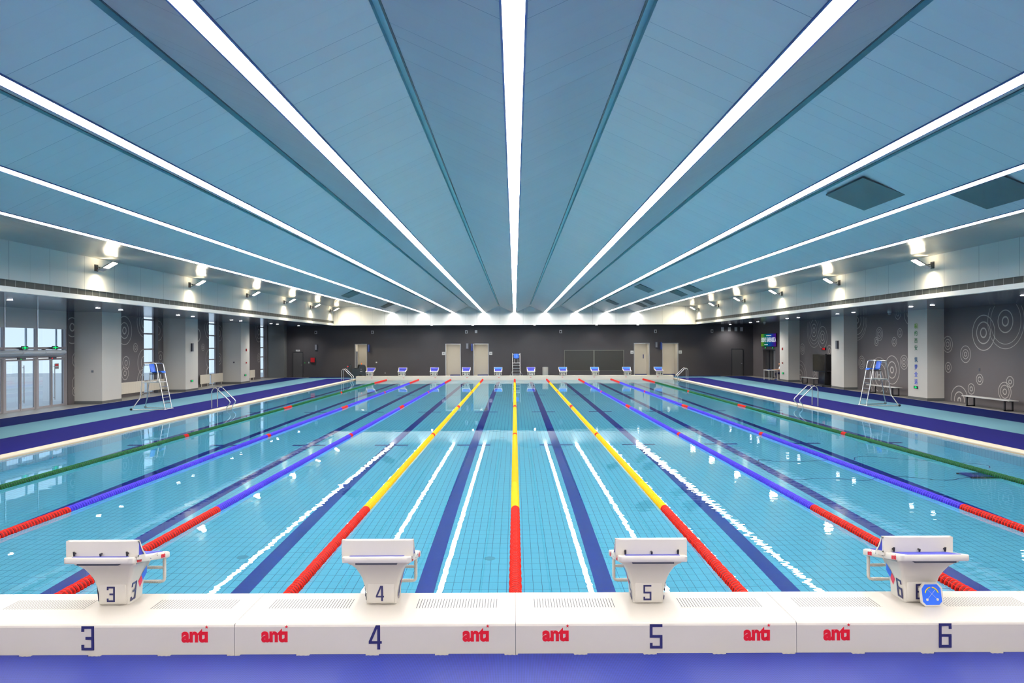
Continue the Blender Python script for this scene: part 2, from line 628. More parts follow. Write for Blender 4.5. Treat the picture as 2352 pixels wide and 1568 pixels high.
# deck floor
mb = MB()
mb.box(XL-0.6, -POOL_X-0.25, FRONT, BACK+2.5, -0.3, 0.03, 'deck_grey')
mb.box(POOL_X+0.25, XR+0.6, FRONT, BACK+2.5, -0.3, 0.03, 'deck_grey')
mb.box(-POOL_X-0.25, POOL_X+0.25, FRONT, 5.6, -0.3, 0.015, 'deck_grey')
mb.box(-POOL_X-0.25, POOL_X+0.25, 5.6, 6.6, -0.1, 0.015, 'deck_grey')
mb.box(-POOL_X-0.25, POOL_X+0.25, 58.75, BACK+2.5, -0.3, 0.03, 'deck_grey')
struct('floor', mb)

# mats: U of violet, pale and navy around the pool
def mat_side(name, label, x0, x1, y0, y1, m, z=0.05):
    mb = MB(); mb.box(x0, x1, y0, y1, 0.028, z, m); o = mb.build(name); tag(o, label, 'mat', 'plain mats laid around the pool')
    return o
for sx, nm in ((-1, 'left'), (1, 'right')):
    other = 'glass doors' if sx < 0 else 'bench wall'
    mat_side('deck_mat', 'violet blue mat strip along the kerb on the %s side' % other, sx*12.9, sx*15.1, FRONT+0.2, 58.9, 'mat_violet')
    mat_side('deck_mat', 'pale blue mat strip in the middle of the deck on the %s side' % other, sx*15.1, sx*17.25, FRONT+0.2, 60.9, 'mat_pale')
    mat_side('deck_mat', 'dark navy mat strip next to the grey floor on the %s side' % other, sx*17.25, sx*19.25, FRONT+0.2, 61.6, 'mat_navy')
    mb = MB(); mb.box(sx*19.25, sx*19.31, FRONT+0.2, 61.6, 0.03, 0.052, 'kerb_white'); struct('trim_deck_' + nm, mb)
mat_side('deck_mat', 'violet blue mat strip behind the far starting blocks', -15.1, 15.1, 58.9, 59.4, 'mat_violet')
mat_side('deck_mat', 'pale blue mat strip behind the far starting blocks', -15.1, 15.1, 59.4, 60.9, 'mat_pale')
mat_side('deck_mat', 'dark navy mat strip at the foot of the far dark wall', -17.25, 17.25, 60.9, 62.4, 'mat_navy')
# near mat with notches where the tiles hook together
mb = MB()
poly = [(-6.5, FRONT+0.2)]
poly += [(6.5, FRONT+0.2)]
edge = []
k = -10
while k <= 10:
    xc = -0.04 + 0.616*k
    if abs(xc) < 6.3:
        edge += [(xc-0.061, 6.556), (xc-0.058, 6.525)] + [(xc - 0.05 + 0.02*j, 6.525 + (0.006 if j % 2 else 0)) for j in range(6)] + [(xc+0.058, 6.525), (xc+0.061, 6.556)]
    k += 1
edge = [(-6.5, 6.556)] + edge + [(6.5, 6.556)]
poly = poly + list(reversed(edge))
mb.prism(poly, 'z', 0.014, 0.032, 'mat_violet_near')
o = mb.build('perforated_mat'); tag(o, 'violet blue perforated rubber mat along the foot of the near bulkhead', 'mat')

# ceiling: folded planks, light strips in the valleys, slots in the ridges
mb = MB(); mg = MB()
def cz(x):
    return ZC
g = 0.055
for k in range(-4, 5):
    x = 2.5*k
    for sx in (-1, 1):
        if abs(x + sx*1.25) > 10.5: continue
        xa, xb = x + sx*0.11, x + sx*(1.25 - g)
        mb.quad([(xa, FRONT, ZC), (xb, FRONT, ZP), (xb, YF, ZP), (xa, YF, ZC)], 'ceiling_planks')
        mg.quad([(xb, FRONT, ZP), (xb, FRONT, ZP+0.07), (xb, YF-1.2, ZP+0.07), (xb, YF-1.2, ZP)], 'groove_teal')
    if k < 4:
        mg.quad([(x+1.25-g, FRONT, ZP+0.07), (x+1.25+g, FRONT, ZP+0.07), (x+1.25+g, YF-1.2, ZP+0.07), (x+1.25-g, YF-1.2, ZP+0.07)], 'groove_teal')
        xd = x+1.25 - (g-0.012)*(1 if x+1.25 > 0 else -1)
        mg.box(xd-0.011, xd+0.011, FRONT, YF-1.2, ZP-0.004, ZP+0.06, 'groove_dark')
        mg.quad([(x+1.25-g, YF-1.2, ZP), (x+1.25+g, YF-1.2, ZP), (x+1.25+g, YF, ZP), (x+1.25-g, YF, ZP)], 'ceiling_planks')
for sx in (-1, 1):
    pr = [(10.11, ZC)] + [(10.0 + 2.9*t, ZC + (ZT-ZC)*math.sin(t*PI/2)) for t in (0.2, 0.4, 0.6, 0.8, 1.0)] + [(AX, ZT)]
    for (a, za), (b, zb) in zip(pr[:-1], pr[1:]):
        mb.quad([(sx*a, FRONT, za), (sx*b, FRONT, zb), (sx*b, YF, zb), (sx*a, YF, za)], 'ceiling_edge')
ce = struct('ceiling', mb)
struct('ceiling_slot', mg, ce)
mb = MB()
mb.box(-AX-0.2, AX+0.2, FRONT, YF+0.2, ZP+0.3, ZP+0.4, 'groove_dark')
struct('ceiling_slab', mb, ce)

where = {0: 'over the middle lane rope', 1: 'first', 2: 'second', 3: 'third', 4: 'fourth'}
for k in range(-4, 5):
    x = 2.5*k
    if k == 0: lb = 'long white ceiling light strip running over the middle yellow lane rope'
    else:
        lb = 'long white ceiling light strip, %s to the %s of the middle one' % (where[abs(k)], 'left' if k < 0 else 'right')
    t = thing('ceiling_light', lb, 'ceiling light', (x, 26, ZC), 0, 'ceiling light strips over the pool')
    mb = MB()
    mb.box(-0.088, 0.088, FRONT-26+0.1, YF-26-0.02, -0.012, 0.02, 'strip_light')
    mb.build('light_diffuser', t)
    mb = MB()
    for sx in (-1, 1):
        mb.box(sx*0.09, sx*0.11, FRONT-26+0.1, YF-26-0.02, -0.016, 0.03, 'housing')
    mb.build('light_housing', t)

# ceiling vents on the slopes
def vent(k, xa, xb, ya, yb, side, label):
    # slope descends outward: from ridge x=1.25+2.5k to valley 2.5(k+1)
    r = 1.25 + 2.5*k
    def z(x): return ZP - (ZP-ZC)*(x - r)/1.25
    mb = MB()
    d = 0.03
    P = [(side*xa, ya, z(xa)), (side*xb, ya, z(xb)), (side*xb, yb, z(xb)), (side*xa, yb, z(xa))]
    lo = [(p[0], p[1], p[2] - d) for p in P]; hi = [(p[0], p[1], p[2] - 0.002) for p in P]
    mb.loft([lo, hi], 'vent_mesh')
    o = mb.build('ceiling_vent')
    tag(o, label, 'vent', 'dark square vents in the ceiling')
vent(2, 6.38, 7.18, 13.5, 15.1, 1, 'large dark vent nearest the camera, between the second and third light strips on the right')
vent(3, 8.85, 9.64, 13.4, 15.05, 1, 'large dark vent at the right edge, just outside the third light strip')
vent(2, 6.4, 7.2, 37.6, 39.4, 1, 'small far vent between second and third right light strips, nearer of the two')
vent(2, 6.4, 7.2, 50.2, 52.0, 1, 'small far vent between second and third right light strips, closer to the back')
vent(3, 8.9, 9.7, 37.8, 39.5, 1, 'far vent outside the third right light strip, topmost of its row')
vent(3, 8.9, 9.7, 41.0, 42.7, 1, 'far vent outside the third right light strip, second of its row')
vent(3, 8.9, 9.7, 50.2, 51.9, 1, 'far vent outside the third right light strip, third of its row')
vent(3, 8.9, 9.7, 53.4, 55.1, 1, 'far vent outside the third right light strip, closest to the back wall')
vent(3, 8.9, 9.7, 41.0, 43.0, -1, 'far vent outside the third left light strip, the larger looking one')
vent(3, 8.9, 9.7, 53.0, 55.0, -1, 'far vent outside the third left light strip, closest to the back wall')

# fascias
for sx, nm in ((-1, 'left'), (1, 'right')):
    mb = MB()
    x = sx*AX
    mb.box(x, x + sx*0.2, FRONT, YF+0.2, 4.72, ZT+0.3, 'fascia_side')
    fa = struct('wall_fascia_' + nm, mb)
    mb = MB(); mb.box(x + sx*0.03, x + sx*0.1, FRONT, YF, 4.52, 4.72, 'louvre')
    struct('louvre_strip', mb, fa)
    mb = MB(); mb.box(x - sx*0.01, x + sx*0.2, FRONT, YF-0.01, ZS, 4.52, 'fascia_lip')
    struct('fascia_lip', mb, fa)
    mb = MB(); mb.box(x + sx*0.2, (XR+0.3) if sx > 0 else (XL-0.3), FRONT, BACK, ZS, ZS+0.1, 'soffit_metal')
    struct('ceiling_soffit_' + nm, mb)
mb = MB()
mb.box(-AX-0.2, AX+0.2, YF, YF+0.2, ZS, ZP+0.3, 'fascia_end')
fa = struct('wall_fascia_back', mb)
mb = MB(); mb.box(-AX+0.01, AX-0.01, YF-0.02, YF, ZS, ZS+0.05, 'fascia_lip'); struct('fascia_lip', mb, fa)
mb = MB(); mb.box(-AX-0.2, AX+0.2, YF+0.2, BACK, ZS, ZS+0.1, 'soffit_metal'); struct('ceiling_soffit_back', mb)

# walls --------------------------------------------------
def ring_mesh(mb, X, nx, data, skip):
    for cy, c_z, rr in data:
        for q, R in enumerate(rr):
            wd = (0.055 if q == 0 else 0.04) * (1.0 if R < 0.5 else 0.8)
            if R > 0.9: wd = 0.02
            wd *= 1.15
            if len(rr) == 2 or max(rr) < 0.42: wd = 0.028 if q else 0.034
            n = 56 if R > 0.3 else 32
            r0, r1 = R - wd, R
            for j in range(n):
                t0, t1 = 2*PI*j/n, 2*PI*(j+1)/n
                pts = [(cy + r*math.cos(t), c_z + r*math.sin(t)) for r, t in ((r0,t0),(r1,t0),(r1,t1),(r0,t1))]
                if any(p[1] > 4.34 or p[1] < 0.08 for p in pts): continue
                if any(a < p[0] < b for a, b in skip for p in pts): continue
                mb.quad([(X + nx*0.003, p[0], p[1]) for p in pts], 'ring_paint')
RR = [(30.37, 3.65, [0.219, 0.485, 0.951, 1.143]), (31.79, 3.2, [0.23, 0.488, 0.775]), (34.42, 2.7, [0.13, 0.249, 0.389]), (33.06, 2.26, [0.109, 0.224, 0.388]), (34.38, 1.63, [0.114, 0.248]), (32.06, 1.18, [0.121, 0.241]), (33.53, 0.17, [0.141, 0.394, 0.656]), (32.65, 0.73, [0.108, 0.246]), (30.09, 1.17, [0.1, 0.235]), (30.42, 0.75, [0.128, 0.284, 0.403]), (43.49, 4.11, [0.196, 0.491, 0.851, 1.047, 1.178]), (40.86, 3.27, [0.135, 0.258, 0.381]), (41.2, 2.86, [0.136, 0.248]), (38.69, 3.3, [0.128, 0.245]), (39.26, 2.84, [0.13, 0.248]), (38.89, 4.3, [0.129, 0.293]), (37.65, 4.31, [0.34, 0.623]), (42.96, 1.64, [0.142, 0.272, 0.388]), (39.51, 1.33, [0.19, 0.464, 0.773]), (40.9, 0.87, [0.185, 0.462, 0.8, 1.108]), (38.28, 1.77, [0.127, 0.242, 0.38]), (49.78, 3.64, [0.21, 0.449, 0.712, 0.936, 1.161]), (48.41, 3.16, [0.233, 0.437, 0.729]), (51.79, 2.36, [0.117, 0.234, 0.39]), (52.24, 0.36, [0.236, 0.55, 0.904, 1.179]), (49.68, 0.74, [0.135, 0.314]), (47.52, 0.61, [0.129, 0.3]), (47.35, 2.26, [0.178, 0.392]),
      (27.6, 2.4, [0.12, 0.25, 0.4]), (26.2, 1.2, [0.2, 0.45, 0.75]), (25.0, 3.3, [0.2, 0.45, 0.8])]
LL = [(34.53, 3.64, [0.208, 0.468, 0.779]), (34.9, 2.11, [0.128, 0.256, 0.384]), (35.0, 1.53, [0.156, 0.338]), (34.9, 1.01, [0.144, 0.386]), (34.75, 0.62, [0.112, 0.229]), (39.15, 3.57, [0.206, 0.442, 0.766]), (40.29, 2.66, [0.109, 0.243]), (39.31, 1.85, [0.148, 0.355]), (39.2, 1.3, [0.148, 0.354]), (41.26, 1.83, [0.373, 0.745]), (41.32, 4.07, [0.373, 0.622, 0.871]), (41.14, 0.78, [0.433, 0.681]), (42.87, 3.63, [0.258, 0.581]), (43.14, 2.08, [0.162, 0.357]), (48.2, 3.44, [0.435]), (49.01, 2.64, [0.111, 0.236]), (50.04, 3.95, [0.226, 0.452, 0.753]), (50.13, 1.84, [0.302, 0.679]), (49.95, 0.87, [0.451]), (51.74, 3.6, [0.234, 0.545]), (51.74, 1.81, [0.195, 0.389]), (59.71, 3.81, [0.27, 0.539, 0.809]), (59.71, 1.74, [0.18, 0.359])]
mb = MB()
RDOOR = (57.2, 60.0)   # recessed door in right wall
for a, b in ((FRONT, RDOOR[0]), (RDOOR[1], BACK)):
    mb.box(XR, XR+0.3, a, b, 0.0, ZS, 'wall_dark')
mb.box(XR, XR+0.3, RDOOR[0], RDOOR[1], 2.28, ZS, 'wall_dark')
wr = struct('wall_right', mb)
mb = MB(); ring_mesh(mb, XR, -1, RR, [(RDOOR[0], RDOOR[1])])
struct('ring_pattern', mb, wr)

LWIN = [(41.2, 42.84), (49.98, 51.67), (60.1, 61.7)]
GL0, GL1 = 25.85, 34.2
mb = MB()
ys = [FRONT, GL0, GL1] + [q for p in LWIN for q in p] + [BACK]
for i in range(0, len(ys), 2):
    mb.box(XL-0.3, XL, ys[i], ys[i+1], 0.0, ZS, 'wall_dark')
wl = struct('wall_left', mb)
mb = MB(); ring_mesh(mb, XL, 1, LL, [(GL0, GL1)] + LWIN)
struct('ring_pattern', mb, wl)

# back wall with doorways
DW = [(-13.53, -12.5), (-5.86, -4.57), (-3.5, -2.21), (10.1, 11.43), (12.5, 13.86)]
DH = 2.83
mb = MB()
xs = [XL-0.3] + [q for p in DW for q in p] + [XR+0.3]
for i in range(0, len(xs), 2):
    mb.box(xs[i], xs[i+1], BACK, BACK+0.2, 0.0, ZS+0.1, 'wall_back')
for a, b in DW:
    mb.box(a, b, BACK, BACK+0.2, DH, ZS+0.1, 'wall_back')
struct('wall_back', mb)
mb = MB(); mb.box(XL-0.3, XR+0.3, FRONT-0.2, FRONT, 0, ZP+0.4, 'column_paint'); struct('wall_front', mb)
for i, (a, b) in enumerate(DW):
    mb = MB()
    y0, y1 = BACK+0.001, BACK+1.6
    for sx, x in ((-1, a), (1, b)):
        mb.box(x, x + sx*0.06, BACK+0.2, y1, 0.03, DH+0.02, 'corridor')
    mb.box(a-0.06, b+0.06, y1, y1+0.06, 0.03, DH+0.02, 'corridor')
    mb.box(a-0.06, b+0.06, BACK+0.2, y1, DH, DH+0.06, 'corridor')
    o = struct('door_%d' % (i+3), mb)
    mb = MB()
    for x in (a, b-0.05):
        mb.box(x, x+0.05, BACK-0.015, BACK+0.2, 0.03, DH, 'alu')
    mb.box(a+0.001, b-0.001, BACK-0.012, BACK+0.199, DH-0.05, DH-0.001, 'alu')
    struct('door_frame', mb, o)
    mb = MB(); mb.box((a+b)/2-0.1, (a+b)/2+0.1, BACK+0.5, BACK+0.7, DH-0.012, DH-0.002, 'corridor_light')
    struct('corridor_lamp', mb, o)
    if i == 0:
        mb = MB(); mb.box(a+0.05, a+0.17, BACK+0.25, BACK+0.35, 0.03, 2.2, 'grey_plastic'); struct('door_leaf_edge', mb, o)
    elif i == 3:
        mb = MB(); mb.box(b-0.3, b-0.24, BACK+1.5, BACK+1.56, 1.5, 1.85, 'sign_blue'); struct('door_notice', mb, o)
    if i:
        mb = MB(); mb.box(a+0.3, b-0.06, BACK+1.0, BACK+1.58, 0.03, 0.16, 'sign_blue'); struct('door_step', mb, o)
# dark single doors
for i, (a, b, zt) in enumerate(((-18.75, -17.95, 2.13), (18.4, 19.3, 2.28))):
    mb = MB(); mb.box(a, b, BACK-0.03, BACK, 0.03, zt, 'door_dark')
    o = struct('door_%d' % (i+8), mb)
    mb = MB()
    for x in (a-0.05, b):
        mb.box(x, x+0.05, BACK-0.045, BACK, 0.03, zt+0.05, 'dark_metal')
    mb.box(a-0.049, b+0.049, BACK-0.043, BACK, zt, zt+0.049, 'dark_metal')
    struct('door_frame', mb, o)
    mb = MB(); mb.box(b-0.14, b-0.04, BACK-0.08, BACK-0.03, 1.05, 1.09, 'grey_metal'); struct('door_handle', mb, o)
# recessed door in right wall
mb = MB()
mb.box(XR+0.28, XR+0.32, RDOOR[0], RDOOR[1], 0.03, 2.28, 'door_dark')
o = struct('door_10', mb)
mb = MB()
for y in (57.25, 58.35, 59.2):
    mb.box(XR+0.2, XR+0.28, y, y+0.06, 0.03, 2.28, 'dark_metal')
mb.box(XR+0.25, XR+0.28, 57.35, 58.3, 0.1, 2.2, 'grey_metal')
mb.box(XR-0.01, XR+0.279, RDOOR[0], RDOOR[1], 2.22, 2.3, 'dark_metal')
struct('door_frame', mb, o)

# columns ------------------------------------------------
n = 0
for y in (8.3, 17.1, 25.9, 34.7, 43.5, 52.3):
    for sx in (-1, 1):
        mb = MB()
        xo = XL if sx < 0 else XR
        mb.box(sx*19.4, xo, y, y+1.7, 0.17, ZS, 'column_paint', 0)
        n += 1
        o = struct('wall_column_%d' % n, mb)
        mb = MB(); mb.box(sx*19.385, xo, y-0.015, y+1.715, 0.03, 0.17, 'plinth'); struct('plinth', mb, o)
mb = MB(); mb.box(XL, -19.3, 61.8, BACK, 0.03, ZS, 'plinth'); struct('wall_corner_block', mb)

# windows -------------------------------------------------
for i, (a, b) in enumerate(LWIN):
    X = XL - 0.28
    mb = MB()
    for y in (a, b-0.06): mb.box(X-0.04, X+0.05, y, y+0.06, 0.03, ZS, 'frame_grey')
    for z in (0.035, 0.72, 1.75, 2.52, 3.4, 4.2): mb.box(X-0.036, X+0.046, a+0.002, b-0.002, z, z+0.08, 'frame_grey')
    o = struct('window_%d' % (i+1), mb)
    mb = MB(); mb.box(X-0.005, X+0.005, a+0.06, b-0.06, 0.05, ZS-0.02, 'pane'); struct('window_pane', mb, o)

# glazed door wall ---------------------------------------
X = XL - 0.1
mods = [34.15, 32.05, 29.98, 27.93, 25.9]
mb = MB()
for y in mods: mb.box(X-0.06, X+0.06, y-0.05, y+0.05, 0.03, ZS, 'frame_grey')
mb.box(X-0.054, X+0.054, mods[-1], mods[0], 2.62, 2.72, 'frame_grey')
mb.box(X-0.054, X+0.054, mods[-1], mods[0], 2.24, 2.36, 'frame_grey')
for y in mods[:-1]: mb.box(X-0.25, X-0.2, y-0.35, y-0.27, 2.4, ZS, 'frame_white')
o = struct('window_4', mb)
mb = MB(); mb.box(X-0.005, X+0.005, mods[-1], mods[0], 2.36, ZS, 'pane'); struct('window_pane', mb, o)
for i in range(4):
    mb = MB(); y1, y0 = mods[i]-0.06, mods[i+1]+0.06
    mb.box(X+0.07, X+0.09, y0, y1, 3.53, ZS, 'blind')
    struct('window_blind', mb, o)
for i in range(3):
    y1, y0 = mods[i]-0.05, mods[i+1]+0.05
    mb = MB()
    mb.box(X-0.05, X+0.05, y0, y0+0.05, 0.03, 2.24, 'frame_grey'); mb.box(X-0.05, X+0.05, y1-0.05, y1, 0.03, 2.24, 'frame_grey')
    d = struct('door_%d' % (i+11), mb)
    mid = (y0+y1)/2
    for a, b in ((y0+0.05, mid-0.01), (mid+0.01, y1-0.05)):
        mb = MB()
        for q in (a, b-0.06): mb.box(X-0.03, X+0.03, q, q+0.06, 0.04, 2.22, 'frame_grey')
        for z in (0.043, 2.137): mb.box(X-0.027, X+0.027, a+0.002, b-0.002, z, z+0.08, 'frame_grey')
        lf = struct('door_leaf', mb, d)
        mb = MB(); mb.box(X-0.006, X+0.006, a+0.06, b-0.06, 0.1, 2.16, 'pane'); struct('glass_pane', mb, lf)
        mb = MB(); hy = b-0.12 if b < mid+0.02 and b > mid-0.2 else a+0.12
        mb.cyl((X+0.09, hy, 0.35), (X+0.09, hy, 1.95), 0.016, 'grey_metal', 8)
        for z in (0.45, 1.85): mb.cyl((X+0.02, hy, z), (X+0.09, hy, z), 0.01, 'grey_metal', 6)
        struct('door_handle', mb, lf)
    mb = MB(); mb.box(X+0.05, X+0.1, mid-0.25, mid+0.25, 2.2, 2.28, 'dark_plastic'); struct('door_sensor', mb, d)
    mb = MB(); mb.box(X+0.1, X+0.104, mid-0.1, mid-0.04, 2.2, 2.23, 'led_red' if i == 0 else 'led_green'); struct('sensor_lamp', mb, d)
# pavement outdoors
mb = MB(); mb.box(XL-30, XL-0.6, 5, 75, -0.3, -0.02, 'sign_white'); struct('floor_outdoor', mb)

# notice sheet on the glass door
mb = MB(); mb.box(X+0.008, X+0.012, 33.35, 33.65, 1.72, 1.98, 'sign_white'); mb.box(X+0.012, X+0.014, 33.38, 33.62, 1.86, 1.94, 'logo_red'); mb.box(X+0.012, X+0.014, 33.38, 33.62, 1.75, 1.82, 'grey_plastic')
o = mb.build('door_notice'); tag(o, 'small red and grey notice stuck on the glass door leaf', 'notice')

# air curtains over the doors
names = {0: 'farthest from the camera', 1: 'in the middle', 2: 'nearest the camera'}
for i in range(3):
    y1 = 33.45 - 1.47*i
    t = thing('air_curtain', 'long grey air curtain box over the glass doors, the one %s' % names[i], 'air curtain', (XL-0.02, y1-0.73, 2.33), 0, 'air curtains over the glass doors')
    mb = MB()
    prof = [(0.0, 0.02), (0.12, 0.0), (0.3, 0.05), (0.4, 0.12), (0.42, 0.17), (0.36, 0.24), (0.0, 0.27)]
    mb.prism(prof, 'y', -0.72, 0.72, 'frame_white', False)
    mb.build('curtain_body', t)
    mb = MB()
    for k in range(5): mb.box(0.12 + 0.05*k, 0.13 + 0.05*k, -0.65, 0.65, 0.243+0.001*0, 0.262 - 0.004*k, 'dark_plastic')
    mb.build('intake_grille', t)
    mb = MB(); mb.box(-0.07, 0.05, -0.3, -0.2, 0.2, 0.3, 'dark_plastic'); mb.build('bracket', t)

# exit signs hanging in the glazing
def arrow_sign(mb, w, h, ax):
    """dark box with a green running-man-like cross and arrow shape; ax = 'x' faces +x"""
    pass
def exit_sign(loc, nx, w, label, group):
    t = thing('exit_sign', label, 'exit sign', loc, 0 if nx > 0 else PI, group)
    h = w*0.36
    mb = MB(); mb.box(-0.03, 0.0, -w/2, w/2, -h/2, h/2, 'dark_metal'); mb.build('sign_box', t)
    mb = MB()
    # green figure: body, arms, legs, and an arrow at both sides
    mb.box(0, 0.004, -0.03, 0.03, -h*0.42, h*0.42, 'exit_green')
    mb.box(0, 0.004, -w*0.16, w*0.16, -h*0.12, h*0.22, 'exit_green')
    for s in (-1, 1):
        mb.box(0, 0.004, s*w*0.2, s*w*0.36, -h*0.09, h*0.09, 'exit_green')
        mb.quad([(0.004, s*w*0.36, -h*0.24), (0.004, s*w*0.45, 0), (0.004, s*w*0.36, h*0.24)], 'exit_green')
    mb.build('green_symbol', t)
    return t
G = 'green lit exit signs'
exit_sign((XL+0.1, 33.1, 2.69), 1, 0.42, 'green exit sign above the glass doors, the right one', G)
exit_sign((XL+0.1, 31.05, 2.69), 1, 0.42, 'green exit sign above the glass doors, the left one at the picture edge', G)
exit_sign((-19.36, 44.3, 0.64), 1, 0.32, 'small green exit sign low on the left column behind the lifeguard chair', G)
exit_sign((-19.36, 53.1, 0.62), 1, 0.32, 'small green exit sign low on the farthest left column', G)
exit_sign((19.36, 35.65, 0.63), -1, 0.34, 'green exit sign under the vertical lettering on the right column', G)
exit_sign((19.36, 53.3, 0.62), -1, 0.34, 'small green exit sign low on the farthest right column', G)

# radiators
for i, (a, b) in enumerate(((37.9, 40.95), (41.35, 43.3), (48.3, 49.75), (50.05, 52.0), (57.3, 58.4))):
    lb = ['ribbed cream radiator between the first left column and the first tall window', 'ribbed cream radiator under the first tall window behind the lifeguard chair',
          'ribbed cream radiator just before the second tall window', 'ribbed cream radiator under the second tall window', 'ribbed cream radiator beyond the farthest left column'][i]
    mb = MB(); XL_ = XL; XL += 0.03
    mb.box(XL+0.06, XL+0.1, a, b, 0.22, 0.82, 'radiator')
    y = a
    while y < b - 0.03:
        mb.box(XL+0.1, XL+0.125, y+0.008, y+0.05, 0.23, 0.81, 'radiator'); y += 0.06
    for y in (a+0.2, b-0.25):
        mb.box(XL, XL+0.06, y, y+0.05, 0.6, 0.7, 'radiator')
        mb.box(XL+0.06, XL+0.09, y, y+0.03, 0.03, 0.22, 'radiator')
    XL = XL_; o = mb.build('radiator'); tag(o, lb, 'radiator', 'cream radiators on the left wall')
# ================================================================== BULKHEADS
def bulkhead_module(x0, x1, ya, yb, num, far, label, cat_group):
    """ya = deck-side edge, yb = pool-side edge; far bulkhead is mirrored in y"""
    s = 1 if not far else -1
    t = thing('bulkhead_unit', label, 'bulkhead', ((x0+x1)/2, ya, 0.0), 0 if not far else PI, cat_group)
    wdt = (x1 - x0)/2 - 0.0022
    L = abs(yb - ya)
    zb = 0.015 if not far else 0.03
    mb = MB()
    prof = [(0.0, zb), (0.0, 0.272), (0.006, 0.288), (0.018, 0.298), (0.035, 0.302), (0.30, 0.302), (L-0.14, 0.302), (L-0.02, 0.302), (L, 0.296), (L, -0.55), (L-0.04, -0.55), (L-0.04, 0.1), (0.12, 0.1), (0.12, zb)]
    mb.prism(prof, 'x', -wdt, wdt, 'fibreglass')
    body = mb.build('body', t)
    mb = MB()
    mb.prism([(0.004, zb), (0.004, 0.288), (0.012, 0.297), (L-0.006, 0.297), (L-0.006, 0.12), (0.1, 0.12), (0.1, zb)], 'x', wdt, wdt+0.0044, 'slot_shadow_dark')
    mb.build('added_joint_backing', t)  # dark backing added to keep light from leaking through the seam
    if not far:
        for sx in (-1, 1):
            mb = MB()
            mb.box(sx*0.30, sx*1.10, 0.365, 0.63, 0.300, 0.3026, 'fibreglass')
            x = 0.315
            while x < 1.08:
                mb.box(sx*x, sx*(x+0.0065), 0.375, 0.62, 0.3015, 0.3032, 'slot_shadow_dark'); x += 0.0268
            mb.build('drain_grate', t)
            mb = MB()
            logo(mb, frame((sx*(0.895 if abs(num - 4.5 + sx*0.5) < 2 else 0.96), -0.001, 0.135), (1, 0, 0), (0, 0, 1), 0.235))
            mb.build('red_logo', t)
        mb = MB()
        digit(mb, num, frame((0.0 if num in (4, 5) else (-0.055 if num < 4 else 0.07), -0.001, 0.178), (1, 0, 0), (0, 0, 1), 0.215), depth=0.003)
        mb.build('lane_number', t)
    else:
        mb = MB()
        mb.box(-0.06, 0.06, L, L+0.004, 0.17, 0.2, 'logo_red'); mb.build('red_logo', t)
    return t

ordw = {2: 'with no block in view at the left edge', 3: 'marked 3', 4: 'marked 4', 5: 'marked 5', 6: 'marked 6', 7: 'at the far right edge past unit 6'}
for n in (2, 3, 4, 5, 6, 7):
    x0 = -5.0 + 2.5*(n-3)
    bulkhead_module(x0, x0+2.5, 6.565, Y0, n, False, 'near white bulkhead unit %s' % ordw[n], 'white near bulkhead units')
for k in range(10):
    x0 = -12.4 + 2.48*k
    bulkhead_module(x0, x0+2.48, 58.43, Y1, k, True, 'white bulkhead unit under far starting block %d' % k, 'white far bulkhead units')

